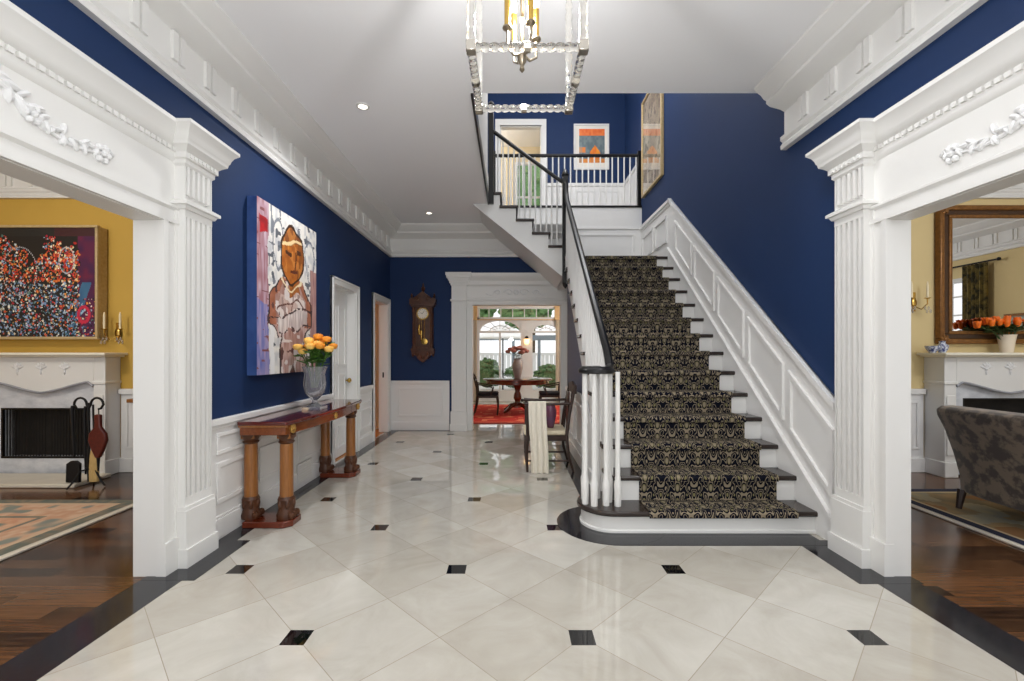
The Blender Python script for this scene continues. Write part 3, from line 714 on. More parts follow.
# gallery balustrade
gb = thing('gallery_balustrade', (1.0, YF, 4.0), 'white balusters under a straight black rail across the upper gallery above the landing', 'balustrade')
ZG = 4.92
obj('handrail', MB().tube([(OX + .05, YF + .03, ZG), (XR - .01, YF + .03, ZG)], .034, 8, (1, .9)), BLACK, gb)
obj('nosing', MB().box(OX + .02, XR - .003, YF - .05, YF + .1, 3.97, 4.005), BLACK, gb, .008)
x = OX + .13
while x < XR - .06:
    obj('baluster', MB().lathe([(.014, 0), (.014, .03), (.012, .05), (.017, .1), (.013, .2), (.012, ZG - 4.02)], (x, YF + .03, 4.003), 8), WHITE, gb); x += .107
for xx in (OX + .04, XR - .035): obj('newel_post', MB().box(xx - .03, xx + .03, YF, YF + .06, 4.003, 5.0), BLACK, gb, .005)
# runner
prof = []
for k in range(1, 14):
    if k == 1: prof += [(nd(1) - .008, nz(1) - .045), (nd(1) - .010, nz(1) - .012), (nd(1) + .006, nz(1) + .009)]
    else: prof += [(nd(k) + .02, nz(k) - .05), (nd(k) - .008, nz(k) - .042), (nd(k) - .011, nz(k) - .012), (nd(k) + .006, nz(k) + .009)]
    prof += [(nd(k + 1) + .02, nz(k) + .009)]
prof += [(nd(14) + .02, nz(14) - .05), (nd(14) - .008, nz(14) - .042), (nd(14) - .011, nz(14) - .012), (nd(14) + .006, nz(14) + .009), (nd(14) + .9, nz(14) + .009)]
rx0, rx1 = 1.04, 2.155
me = bpy.data.meshes.new('stair_runner'); vs = []; fs = []; uv = []
s = 0; S = [0]
for i in range(1, len(prof)): s += math.hypot(prof[i][0] - prof[i - 1][0], prof[i][1] - prof[i - 1][1]); S.append(s)
for x in (rx0, rx1):
    for (d, z) in prof: vs.append((x, d, z))
for x in (rx0, rx1):
    for i, (d, z) in enumerate(prof):
        a = prof[max(i - 1, 0)]; b = prof[min(i + 1, len(prof) - 1)]
        tx, tz = b[0] - a[0], b[1] - a[1]; l = math.hypot(tx, tz) or 1
        vs.append((x, d + tz / l * .007, z - tx / l * .007))
n = len(prof)
for i in range(n - 1):
    fs.append((i, n + i, n + i + 1, i + 1)); uv += [(rx0, S[i]), (rx1, S[i]), (rx1, S[i + 1]), (rx0, S[i + 1])]
    fs.append((i, i + 1, 2 * n + i + 1, 2 * n + i)); uv += [(rx0, S[i]), (rx0, S[i + 1]), (rx0 + .01, S[i + 1]), (rx0 + .01, S[i])]
    fs.append((n + i + 1, n + i, 3 * n + i, 3 * n + i + 1)); uv += [(rx1, S[i + 1]), (rx1, S[i]), (rx1 - .01, S[i]), (rx1 - .01, S[i + 1])]
o_ = Vector((1.6, 3.38, 0))
me.from_pydata([Vector(v) - o_ for v in vs], [], fs); ul = me.uv_layers.new(name='UVMap')
for i, q in enumerate(uv): ul.data[i].uv = q
me.materials.append(RUNNER)
ro = bpy.data.objects.new('stair_runner', me); COL.objects.link(ro); ro.location = o_
tag(ro, 'black and tan damask carpet runner laid down the middle of the main stairs', 'carpet')

# ================================================================= CEILING LIGHTS
cl0 = None
def downlight(x, y, label):
    t = thing('recessed_light', (x, y, ZC - .012), label, 'ceiling light', 'recessed ceiling lights')
    obj('trim_ring', MB().lathe([(.06, .012), (.06, .004), (.044, 0), (.04, .004), (.04, .012)], (x, y, ZC - .012), 24), WHITE, t)
    obj('lens', MB().lathe([(.04, .006), (.04, .011)], (x, y, ZC - .012), 20), LAMPON, t)
downlight(-1.35, 4.10, 'small round recessed ceiling light nearest the chandelier, beside the left cornice')
downlight(-1.31, 7.2, 'small round recessed ceiling light close to the far wall above the clock')
# chandelier: a lantern of glass rods
CH = (.065, 2.03); ch = thing('chandelier', (CH[0], CH[1], 2.58), 'large open lantern chandelier of clear glass rods and silver corners hanging from the ceiling', 'chandelier')
hs = .225; zb, zt = 2.59, 3.25
def rod(a, b):
    a = Vector(a); b = Vector(b); n = 36; L = (b - a).length
    pts = [a + (b - a) * (i / n) for i in range(n + 1)]
    rs = [.0185 if (i % 3) else .0135 for i in range(n + 1)]
    return MB().tube(pts, rs, 10)
for z in (zb, zt):
    for s1, s2 in (((-1, -1), (1, -1)), ((-1, 1), (1, 1)), ((-1, -1), (-1, 1)), ((1, -1), (1, 1))):
        fb = obj('frame_bar', rod((CH[0] + s1[0] * hs, CH[1] + s1[1] * hs, z), (CH[0] + s2[0] * hs, CH[1] + s2[1] * hs, z)), ROD, ch)
        m_ = [(CH[0] + (s1[0] * (1 - t) + s2[0] * t) * hs, CH[1] + (s1[1] * (1 - t) + s2[1] * t) * hs, z) for t in (.47, .53)]
        obj('collar', MB().tube(m_, .021, 10), NICKEL, fb)
    for s1 in ((-1, -1), (1, -1), (-1, 1), (1, 1)):
        x, y = CH[0] + s1[0] * hs, CH[1] + s1[1] * hs
        obj('corner_block', MB().box(x - .02, x + .02, y - .02, y + .02, z - .022, z + .022), NICKEL, ch, .004)
for s1 in ((-1, -1), (1, -1), (-1, 1), (1, 1)):
    x, y = CH[0] + s1[0] * hs, CH[1] + s1[1] * hs
    obj('post', rod((x, y, zb + .02), (x, y, zt - .02)), ROD, ch)
cc = (CH[0] - .015, CH[1])
obj('stem', MB().tube([(cc[0], cc[1], 2.72), (cc[0], cc[1], 3.42)], .009, 10).lathe([(.003, 0), (.012, .012), (.008, .03), (.02, .05), (.022, .075), (.010, .09), (.016, .105), (.016, .13)], (cc[0], cc[1], 2.63), 14), SILVER, ch)
for k in range(4):
    a = .5 + k * PI / 2; ex, ey = cc[0] + .075 * math.cos(a), cc[1] + .075 * math.sin(a)
    ar = obj('arm', MB().tube([(cc[0], cc[1], 2.715), (cc[0] + .04 * math.cos(a), cc[1] + .04 * math.sin(a), 2.695), (ex, ey, 2.72), (ex, ey, 2.80)], .0065, 8).lathe([(.008, 0), (.022, .012), (.022, .018)], (ex, ey, 2.79), 12), SILVER, ch)
    obj('candle_sleeve', MB().lathe([(.0135, 0), (.0135, .13)], (ex, ey, 2.81), 12), BRASS, ar)
    obj('bulb', MB().lathe([(.006, 0), (.013, .02), (.015, .04), (.008, .075), (.002, .1)], (ex, ey, 2.94), 12), BULB, ar)
mb = MB()
for s1 in ((-1, -1), (1, -1), (-1, 1), (1, 1)): mb.tube([(CH[0] + s1[0] * hs, CH[1] + s1[1] * hs, zt + .02), (cc[0], cc[1], 3.44)], .006, 8)
mb.tube([(cc[0], cc[1], 3.42), (cc[0], cc[1], 3.6)], .008, 8)
obj('hanger', mb, SILVER, ch); obj('ceiling_cup', MB().lathe([(.02, 0), (.05, .02), (.065, .05)], (cc[0], cc[1], 3.57), 18), SILVER, ch)

# ================================================================= PICTURES
def noise2(x, y, s=0):
    def h(i, j): v = math.sin(i * 127.1 + j * 311.7 + s * 74.7) * 43758.5453; return v - math.floor(v)
    i, j = math.floor(x), math.floor(y); fx, fy = x - i, y - j; fx = fx * fx * (3 - 2 * fx); fy = fy * fy * (3 - 2 * fy)
    return (h(i, j) * (1 - fx) + h(i + 1, j) * fx) * (1 - fy) + (h(i, j + 1) * (1 - fx) + h(i + 1, j + 1) * fx) * fy
def raster(mb, P, nx, ny, fn):
    """a sheet of small coloured cells; P(u,v) places it"""
    base = len(mb.v)
    for j in range(ny + 1):
        for i in range(nx + 1): mb.v.append(Vector(P(i / nx, j / ny)))
    for j in range(ny):
        for i in range(nx):
            a = base + j * (nx + 1) + i
            mb.f.append((a, a + 1, a + nx + 2, a + nx + 1)); mb.fc.append(lin(fn((i + .5) / nx, (j + .5) / ny)))
def mixc(a, b, t): return tuple(a[i] * (1 - t) + b[i] * t for i in range(3))
def fig(u, v):
    w = (noise2(u * 9, v * 12, 1) - .5) * .05; w2 = (noise2(u * 8 + 5, v * 11, 2) - .5) * .05
    x, y = u + w, v + w2
    n = noise2(u * 26, v * 34, 3); n2 = noise2(u * 60, v * 16, 4); n3 = noise2(u * 12, v * 50, 5)
    c = mixc((226, 222, 214), (176, 178, 184), max(0, n - .45) * 1.5)
    if noise2(u * 30, v * 9, 6) > .80: c = (120, 124, 132)
    if noise2(u * 18, v * 40, 16) > .84: c = (92, 96, 104)
    if .22 < x < .4 and y > .62 and abs(((x - .31) / .07) ** 2 + ((y - .8) / .15) ** 2 - 1) < .16: c = (124, 128, 136)
    if x > .74 and y > .6 and abs(((x - .86) / .09) ** 2 + ((y - .76) / .13) ** 2 - 1) < .14: c = (120, 126, 140)
    if x < .16:
        c = mixc((150, 96, 104), (198, 178, 190), n2)
        if y < .42: c = mixc((90, 104, 170), (170, 150, 180), n2)
        if n3 > .86: c = (130, 76, 80)
    if x > .88 and y < .7: c = mixc((190, 150, 140), (150, 110, 110), n2)
    if abs(x - .075) < .06 and abs(y - .845) < .042: c = mixc((190, 30, 36), (140, 20, 30), n)
    if abs(x - .2) < .028 and y < .3: c = (228, 226, 224)
    # torso
    def tors(x, y):
        if y > .60: return 1
        if y > .22:
            hw = .36 if y < .48 else .36 - (y - .48) * 1.5
            if y < .30: hw = .36 - (.30 - y) * 1.6
            return abs(x - .53) - hw
        return abs(x - .55) - (.19 + .05 * math.sin(y * 14))
    t = tors(x, y)
    if t < 0:
        c = mixc((150, 108, 100), (204, 180, 172), n2)
        sh = noise2(u * 7 + 3, v * 5, 12); c = mixc(c, (128, 78, 58), max(0, sh - .45) * 1.1)
        if noise2(u * 14, v * 30, 8) > .66: c = (212, 202, 198)
        if t > -.10 and y > .28: c = mixc((150, 88, 60), (176, 116, 92), n)
        if noise2(u * 22, v * 22, 9) > .78: c = (96, 62, 60)
        if .38 < y < .5 and abs(x - .53) < .2: c = mixc(c, (220, 206, 196), .5)
        if abs(y - (.33 + .12 * (x - .53))) < .05 and abs(x - .55) < .26: c = mixc((224, 216, 210), (176, 160, 158), n2)
        if (abs(y - (.385 + .14 * (x - .53))) < .007 or abs(y - (.275 + .1 * (x - .53))) < .007) and n > .35: c = (70, 50, 50)
        if abs(y - (.46 - .25 * (x - .53) ** 2 * 4)) < .006 and abs(x - .53) < .24: c = (110, 70, 62)
        if abs(x - .53 - .02 * math.sin(y * 30)) < .007 and y > .4: c = (120, 84, 76)
    if abs(t) < .009 + .006 * n and y < .58: c = mixc((44, 32, 36), (110, 70, 60), n3 * .6)
    # neck and head
    if abs(x - .57) < .09 and .5 < y < .62: c = mixc((176, 104, 40), (140, 80, 34), n)
    e = ((x - .54) / .20) ** 2 + ((y - .755) / .185) ** 2
    if e < 1:
        c = mixc((184, 108, 36), (148, 78, 24), n)
        if x > .63: c = mixc(c, (96, 54, 24), .45)
        if y > .83: c = mixc((150, 88, 40), (120, 66, 30), n2)
        if noise2(u * 30, v * 20, 15) > .7: c = mixc(c, (216, 146, 70), .5)
        if (abs(x - .47) < .045 or abs(x - .64) < .035) and abs(y - .775) < .012: c = (74, 40, 22)
        if abs(y - .655) < .011 and abs(x - .565) < .06: c = (96, 46, 30)
        if abs(y - (.825 + .03 * math.sin((x - .4) * 8))) < .012: c = (226, 200, 150)
        if abs(x - .585) < .012 and .66 < y < .78: c = (110, 58, 22)
    if abs(e - 1) < .10 and y > .55: c = (58, 36, 24)
    q = ((x - .53) / .17) ** 2 + ((y - .60) / .07) ** 2
    if abs(q - 1) < .16 and y < .6: c = (228, 210, 170)
    return c
pa = thing('figure_painting', (XL, 4.24, 1.19), 'tall canvas of a brown figure with folded arms, above the console table', 'painting')
PY0, PY1, PZ0, PZ1, PXF = 3.68, 4.80, 1.185, 2.655, XL + .085
obj('canvas', MB().box(XL + .004, PXF, PY0, PY1, PZ0, PZ1), BLUEEDGE, pa)
mb = MB(); raster(mb, lambda u, v: (PXF + .002, PY0 + u * (PY1 - PY0), PZ0 + v * (PZ1 - PZ0)), 130, 172, fig); obj('painted_face', mb, PAINT, pa, ang=180)
# mosaic-like painting over the left fireplace
rnd = random.Random(11); NXM, NYM = 150, 132
img = [[(30, 26, 24)] * NXM for _ in range(NYM)]
pal = [(206, 70, 44), (230, 150, 60), (236, 214, 170), (120, 150, 190), (160, 190, 214), (240, 236, 220), (20, 20, 22), (24, 22, 24), (184, 40, 60), (90, 130, 120), (214, 96, 60)]
def dab(cx, cy, r, c):
    for j in range(int(cy - r), int(cy + r) + 1):
        for i in range(int(cx - r), int(cx + r) + 1):
            if 0 <= i < NXM and 0 <= j < NYM and (i - cx) ** 2 + (j - cy) ** 2 <= r * r: img[j][i] = c
for j in range(NYM):
    for i in range(NXM):
        u, v = i / NXM, j / NYM
        if u > .82: img[j][i] = mixc((110, 26, 60), (60, 24, 70), noise2(u * 20, v * 20))
        if -.02 < u - (.72 + v * .33) < .07 and v < .5: img[j][i] = mixc((50, 90, 130), (70, 120, 150), noise2(u * 20, v * 8))
        if v > .92: img[j][i] = (64, 30, 34) if u > .6 else (38, 36, 34)
for k in range(6400):
    u, v = rnd.random(), rnd.random()
    lim = .86 + .07 * math.sin(u * 14) - (.14 if .36 < u < .5 else 0) if u < .84 else .35
    if v > lim or u > .84 and rnd.random() < .75: continue
    c = rnd.choice(pal)
    if v < .5 and rnd.random() < .45: c = rnd.choice([(120, 150, 190), (170, 190, 205), (60, 100, 130), (22, 22, 26)])
    if rnd.random() < .3: c = (20, 20, 22)
    elif v > .5 and rnd.random() < .4: c = rnd.choice([(214, 84, 44), (224, 130, 60), (190, 50, 40)])
    dab(u * NXM, v * NYM, rnd.choice([.5, 1, 1, 1.5]), c)
for k in range(60): dab((.6 + .22 * rnd.random()) * NXM, (.62 + .25 * rnd.random()) * NYM, 1.5, rnd.choice([(230, 110, 60), (240, 220, 170), (180, 40, 40)]))
for (uc, vc, ru, rv) in ((.28, .6, .16, .22), (.72, .70, .07, .12)):
    for k in range(0, 120, 2):
        a = 2 * PI * k / 120; dab((uc + ru * math.cos(a)) * NXM, (vc + rv * math.sin(a)) * NYM, .8, (190, 190, 196))
for k in range(40):
    a = 2 * PI * k / 40; dab((.88 + .05 * math.cos(a)) * NXM, (.2 + .07 * math.sin(a)) * NYM, 2, (196, 40, 70))
pm = thing('mosaic_painting', (-5.28, 5.2, 1.53), 'large square painting of crowded red and blue dabs above the left room fireplace', 'painting')
mx0, mx1, mz0, mz1 = -5.90, -4.655, 1.535, 2.80
obj('canvas', MB().box(mx0, mx1, 5.075, 5.196, mz0, mz1), CHAMP, pm, .01)
obj('frame', MB().frame('y', 5.05, 5.1, (mx0 - .01, mx1 + .01, mz0 - .01, mz1 + .01), .03), CHAMP, pm, .008)
mb = MB(); raster(mb, lambda u, v: (mx0 + .02 + u * (mx1 - mx0 - .04), 5.072, mz0 + .02 + v * (mz1 - mz0 - .04)), NXM, NYM, lambda u, v: img[min(int(v * NYM), NYM - 1)][min(int(u * NXM), NXM - 1)])
obj('painted_face', mb, PAINT, pm, ang=180)
# orange picture in the upper hall
def orange_art(u, v):
    n = noise2(u * 14, v * 14, 2)
    c = mixc((120, 134, 134), (88, 104, 110), n)
    if v > .8: c = mixc((226, 96, 36), (240, 130, 60), n)
    if abs(u - .62) < .2 and .12 < v < .52 - abs(u - .62): c = mixc((240, 150, 30), (224, 110, 20), n)
    if u < .25 and .3 < v < .46: c = (230, 130, 50)
    if v < .12: c = mixc((236, 150, 50), (200, 120, 60), n)
    if u < .12 and v < .5: c = mixc(c, (150, 150, 150), .5)
    return c
po = thing('framed_picture', (1.63, YU, 5.1), 'small framed orange and grey picture hanging on the upper gallery navy wall', 'picture')
px0, px1, pz0, pz1 = 1.28, 2.0, 5.12, 6.05
obj('frame', MB().frame('y', YU - .04, YU - .002, (px0, px1, pz0, pz1), .035), WHITE, po, .004)
obj('mount', MB().box(px0 + .03, px1 - .03, YU - .02, YU - .005, pz0 + .03, pz1 - .03), CARDW, po)
mb = MB(); raster(mb, lambda u, v: (px0 + .11 + u * (px1 - px0 - .2), YU - .023, pz0 + .14 + v * (pz1 - pz0 - .24)), 40, 50, orange_art); obj('print', mb, PAINT, po, ang=180)
# big glazed picture on the stair wall
pt = thing('framed_print', (XR, 7.37, 4.07), 'big glazed beige print in a dark frame on the navy wall beside the upper landing', 'picture')
gy0, gy1, gz0, gz1 = 6.86, 7.9, 4.09, 5.75
obj('frame', MB().frame('x', XR - .05, XR - .002, (gy0, gy1, gz0, gz1), .035), CHAMP, pt, .006)
obj('backing', MB().box(XR - .02, XR - .003, gy0 + .01, gy1 - .01, gz0 + .01, gz1 - .01), DARKGILT, pt)
def beige(u, v):
    n = noise2(u * 5, v * 9, 4); n2 = noise2(u * 16, v * 20, 5); c = mixc((206, 190, 164), (150, 132, 108), n)
    if n2 > .7: c = mixc(c, (96, 82, 68), .6)
    return c
mb = MB(); raster(mb, lambda u, v: (XR - .023, gy0 + .05 + u * (gy1 - gy0 - .1), gz0 + .05 + v * (gz1 - gz0 - .1)), 40, 60, beige); obj('print', mb, PAINT, pt, ang=180)
obj('glass', MB().box(XR - .04, XR - .036, gy0 + .05, gy1 - .05, gz0 + .05, gz1 - .05), PICGLASS, pt)

# ================================================================= WALL CLOCK
CX, CY = -1.555, YF
ck = thing('wall_clock', (CX, CY, 1.2), 'carved walnut pendulum wall clock with a white dial on the navy far wall', 'clock')
mb = MB(); F0 = CY - .16
mb.box(CX - .175, CX + .175, CY - .12, CY - .002, 1.42, 2.22)
obj('case', mb, OAKCLOCK, ck, .008)
mb = MB()
for s in (-1, 1):
    mb.lathe([(.03, 0), (.03, .03), (.018, .05), (.024, .12), (.018, .3), (.022, .44), (.018, .6), (.028, .66), (.028, .72)], (CX + s * .155, CY - .145, 1.46), 10)
mb.box(CX - .20, CX + .20, CY - .175, CY - .002, 2.19, 2.23); mb.box(CX - .225, CX + .225, CY - .185, CY - .002, 2.23, 2.26); mb.box(CX - .2, CX + .2, CY - .175, CY - .002, 1.42, 1.46)
obj('columns', mb, DARKWOOD, ck)
pts = [(CX - .225, 2.26), (CX - .235, 2.32), (CX - .18, 2.36), (CX - .15, 2.33), (CX - .10, 2.39), (CX - .05, 2.43), (CX, 2.46), (CX + .05, 2.43), (CX + .10, 2.39), (CX + .15, 2.33), (CX + .18, 2.36), (CX + .235, 2.32), (CX + .225, 2.26)]
mb = MB().prism(pts, 'y', CY - .15, CY - .01)
for s in (-1, 1):
    mb.lathe([(.02, 0), (.012, .02), (.022, .05), (.006, .09)], (CX + s * .2, CY - .1, 2.34), 10)
    mb.tube([(CX + s * (.1 + .05 * math.cos(a) * (1 - a / 9)), CY - .155, 2.33 + .045 * math.sin(a) * (1 - a / 9)) for a in [i * .5 for i in range(12)]], .009, 6)
obj('crest', mb, DARKWOOD, ck)
obj('finial', MB().lathe([(.03, 0), (.015, .025), (.035, .06), (.03, .09), (.012, .11), (.018, .13), (.004, .17)], (CX, CY - .08, 2.45), 12), DARKWOOD, ck)
pts = [(CX - .2, 1.42), (CX - .19, 1.36), (CX - .12, 1.33), (CX - .08, 1.27), (CX, 1.21), (CX + .08, 1.27), (CX + .12, 1.33), (CX + .19, 1.36), (CX + .2, 1.42)]
mb = MB().prism(pts, 'y', CY - .14, CY - .01)
for s in (-1, 0, 1): mb.ell((CX + s * .1, CY - .14, 1.36 - (0.05 if s == 0 else 0)), (.035, .02, .035), 10)
for s in (-1, 1): mb.lathe([(.004, 0), (.02, .03), (.012, .06)], (CX + s * .18, CY - .1, 1.31), 10)
obj('base_bracket', mb, OAKCLOCK, ck)
dm = MB(); dm.M = Matrix.Translation((CX, CY - .128, 2.07)) @ Matrix.Rotation(PI / 2, 4, 'X'); dm.lathe([(.093, -.008), (.093, .004)], (0, 0, 0), 28)
dl = obj('dial', dm, CARDW, ck)
dm = MB(); dm.M = Matrix.Translation((CX, CY - .128, 2.07)) @ Matrix.Rotation(PI / 2, 4, 'X')
dm.lathe([(.088, .003), (.108, .003), (.108, .012), (.088, .012), (.088, .003)], (0, 0, 0), 28); obj('bezel', dm, BRASS, dl)
mb = MB()
for k in range(12):
    a = k * PI / 6; mb.tube([(CX + .066 * math.sin(a), CY - .1335, 2.07 + .066 * math.cos(a)), (CX + .08 * math.sin(a), CY - .1335, 2.07 + .08 * math.cos(a))], .003, 5)
mb.tube([(CX, CY - .135, 2.07), (CX - .04, CY - .135, 2.085)], .004, 5); mb.tube([(CX, CY - .136, 2.07), (CX + .03, CY - .136, 2.12)], .003, 5)
obj('hands', mb, BLACK, dl)
pe = MB().tube([(CX + .03, CY - .13, 1.98), (CX + .03, CY - .13, 1.6)], .006, 6); pe.M = Matrix.Translation((CX + .03, CY - .13, 1.58)) @ Matrix.Rotation(PI / 2, 4, 'X'); pe.lathe([(.01, -.01), (.055, -.004), (.055, .004), (.01, .01)], (0, 0, 0), 20)
obj('pendulum', pe, BRASS, ck)
for s in (-.06, -.02): obj('weight', MB().lathe([(.012, 0), (.02, .02), (.02, .16), (.012, .18)], (CX + s, CY - .135, 1.60 + (.1 if s < -.05 else .0)), 10).tube([(CX + s, CY - .135, 1.7), (CX + s, CY - .135, 1.97)], .003, 5), BRASS, ck)
gl = MB().frame('y', CY - .15, CY - .118, (CX - .135, CX + .135, 1.47, 2.19), .02); obj('door_frame', gl, OAKCLOCK, ck)
obj('back_panel', MB().box(CX - .12, CX + .12, CY - .123, CY - .119, 1.48, 2.18), DARKWOOD, ck)

# ================================================================= CONSOLE TABLE, VASE, ROSES
ct = thing('console_table', (-1.93, 4.36, 0), 'long mahogany console table with column legs and carved paw feet standing along the left wall', 'table')
TX0, TX1, TY0, TY1 = XL + .05, -1.72, 3.47, 5.22
top = MB().prism([(TX0, TY0), (TX1 - .02, TY0), (TX1, TY0 + .03), (TX1 + .04, TY0 + .5), (TX1 + .05, (TY0 + TY1) / 2), (TX1 + .04, TY1 - .5), (TX1, TY1 - .03), (TX1 - .02, TY1), (TX0, TY1)], 'z', .806, .836)
obj('tabletop', top, MAHOGTOP, ct, .006)
obj('apron', MB().prism([(TX0 + .01, TY0 + .02), (TX1 - .03, TY0 + .02), (TX1 + .02, TY0 + .5), (TX1 + .03, (TY0 + TY1) / 2), (TX1 + .02, TY1 - .5), (TX1 - .03, TY1 - .02), (TX0 + .01, TY1 - .02)], 'z', .728, .806), APRON, ct, .004)
obj('top_moulding', MB().box(TX0 + .004, TX1 - .015, TY0 + .008, TY0 + .03, .79, .808).box(TX0 + .004, TX1 - .015, TY1 - .03, TY1 - .008, .79, .808), SATIN, ct, .004)
for (y0, y1) in ((3.50, 3.72), (4.93, 5.18)):
    obj('base_plinth', MB().prism([(TX0 + .02, y0), (TX1 - .05, y0), (TX1 + .0, y0 + .05), (TX1 + .0, y1 - .03), (TX1 - .03, y1), (TX0 + .02, y1)], 'z', 0.002, .05), MAHOG, ct, .006)
    for x in (TX0 + .03, TX1 - .08):
        yc = (y0 + y1) / 2
        lg = obj('leg', MB().lathe([(.052, .22), (.05, .3), (.049, .6), (.047, .66)], (x, yc, 0), 14).box(x - .052, x + .052, yc - .052, yc + .052, .69, .73), SATIN, ct)
        obj('capital', MB().lathe([(.05, .645), (.062, .66), (.052, .672), (.066, .70), (.07, .716), (.06, .728)], (x, yc, 0), 14), DARKWOOD, lg)
        ft = MB().lathe([(.07, .05), (.075, .08), (.06, .12), (.058, .17), (.066, .20), (.056, .225)], (x, yc, 0), 14)
        for k in range(4): ft.ell((x + .058, yc - .05 + k * .033, .082), (.028, .017, .03), 8)
        for k in range(6):
            a = k * PI / 3; ft.ell((x + .055 * math.cos(a), yc + .055 * math.sin(a), .17), (.018, .018, .045), 8)
        obj('paw_foot', ft, DARKWOOD, lg)
for y, s in ((3.58, 1), (4.345, .8), (5.1, 1)):
    xx = TX1 + (.0 if s == 1 else .04)
    mb = MB(); c = (xx - .012, y, .767)
    for k in range(8):
        a = k * PI / 4; mb.ell((c[0], c[1] + .026 * s * math.cos(a), c[2] + .026 * s * math.sin(a)), (.012, .013, .013), 8)
    mb.ell(c, (.022, .016, .016), 8); mb.tube([(c[0] - .02, c[1], c[2]), (c[0] + .005, c[1], c[2])], .034 * s, 14)
    obj('rosette', mb, GILT, ct)
V = (-1.875, 4.30, .836)
def fluted(mb, k=12, amp=.035):
    for p in mb.v:
        dx, dy = p.x - V[0], p.y - V[1]; r = math.hypot(dx, dy)
        if .93 < p.z < 1.22 and r > .02:
            q = 1 + amp * math.cos(k * math.atan2(dy, dx)); p.x = V[0] + dx * q; p.y = V[1] + dy * q
    return mb
va = tag(obj('crystal_vase', fluted(MB().box(V[0] - .085, V[0] + .085, V[1] - .085, V[1] + .085, .837, .862).lathe([(.07, .862 - .836), (.05, .04), (.026, .06), (.024, .085), (.045, .105), (.08, .15), (.098, .22), (.097, .28), (.088, .33), (.10, .375), (.118, .405), (.108, .405), (.08, .335), (.088, .28), (.088, .22), (.06, .15), (.02, .12)], V, 48)), CRYSTAL, None),
         'footed cut crystal urn vase holding roses on the console table', 'vase')
def rose_head(c, r, n=9):
    mb = MB(); mb.ell(c, (r * .55, r * .55, r * .6), 8); rr_ = random.Random(int(abs(c[0] * 999 + c[1] * 77)))
    for ring, (q, m, t) in enumerate(((.5, 4, .25), (.8, 5, .6), (1.0, 6, 1.0))):
        for k in range(m):
            a = 2 * PI * (k + ring * .4) / m
            cc_ = (c[0] + r * q * .62 * math.cos(a), c[1] + r * q * .62 * math.sin(a), c[2] + r * (.12 - .2 * t))
            rot = Matrix.Rotation(a, 3, 'Z') @ Matrix.Rotation(.1 + .3 * t, 3, 'Y')
            mb.ell(cc_, (r * .16, r * .46, r * .5), 8, rot)
    return mb
def leaf(c, a, el, L):
    mb = MB(); rot = Matrix.Rotation(a, 3, 'Z') @ Matrix.Rotation(-el, 3, 'Y')
    mb.ell(Vector(c) + rot @ Vector((L * .5, 0, 0)), (L * .55, L * .26, L * .05), 8, rot); return mb
rr0 = random.Random(5)
def flower(name, base, head, r, pet, lab, cat, grp, lf=GREENL, leaves=3, kind='rose'):
    t = thing(name, head, lab, cat, grp)
    if kind == 'rose': obj('flower_head', rose_head(head, r), pet, t)
    else:
        mb = MB(); mb.ell(head, (r * .6, r * .6, r), 10)
        for k in range(5):
            a = k * 2 * PI / 5; mb.ell((head[0] + r * .42 * math.cos(a), head[1] + r * .42 * math.sin(a), head[2] + r * .15), (r * .2, r * .48, r * .95), 8, Matrix.Rotation(a, 3, 'Z') @ Matrix.Rotation(.22, 3, 'Y'))
        obj('flower_head', mb, pet, t)
    h = Vector(head); b = Vector(base); m = b.lerp(h, .5) + Vector((0, 0, .02)); m.x = b.x + (h.x - b.x) * .35; m.y = b.y + (h.y - b.y) * .35
    obj('stem', MB().tube([b, m, h], .004, 6), lf, t)
    lm = MB()
    for k in range(leaves):
        p = m.lerp(h, .1 + .75 * k / max(1, leaves)); x = leaf(p, rr0.uniform(0, 2 * PI), rr0.uniform(-.3, .6), rr0.uniform(.07, .11)); n0 = len(lm.v); lm.v += x.v; lm.f += [tuple(i + n0 for i in f) for f in x.f]; lm.fc += x.fc
    obj('leaf', lm, lf, t)
heads = [(-.115, -.05, .59), (-.075, .05, .60), (-.03, -.04, .64), (.0, .06, .66), (.035, -.03, .62), (.045, .05, .63), (.13, -.03, .57), (.125, .06, .60), (-.005, -.07, .595), (.07, -.06, .60), (-.09, -.02, .55), (.09, .02, .665), (-.05, .0, .655), (.02, .02, .69)]
for i, (x, y, z) in enumerate(heads):
    flower('rose', (V[0] + x * .15, V[1] + y * .15, V[2] + .2), (V[0] + x * 1.15, V[1] + y * 1.2, V[2] + z), .054, YROSE if i % 2 == 0 else OROSE, 'yellow to peach rose in the crystal vase on the console table', 'rose', 'roses in the crystal vase', leaves=7)

# floor vent by the console
vg = thing('vent_grille', (XL, 4.66, .06), 'white slotted wall vent low in the wainscot under the console table', 'vent')
obj('frame', MB().frame('x', XL + .03, XL + .038, (4.5, 4.82, .05, .25), .02), WHITE, vg)
obj('backing', MB().box(XL + .02, XL + .031, 4.5, 4.82, .05, .25), PALEW, vg)
for k in range(6): obj('slat', MB().box(XL + .03, XL + .037, 4.52, 4.8, .077 + k * .026, .09 + k * .026), WHITE, vg)

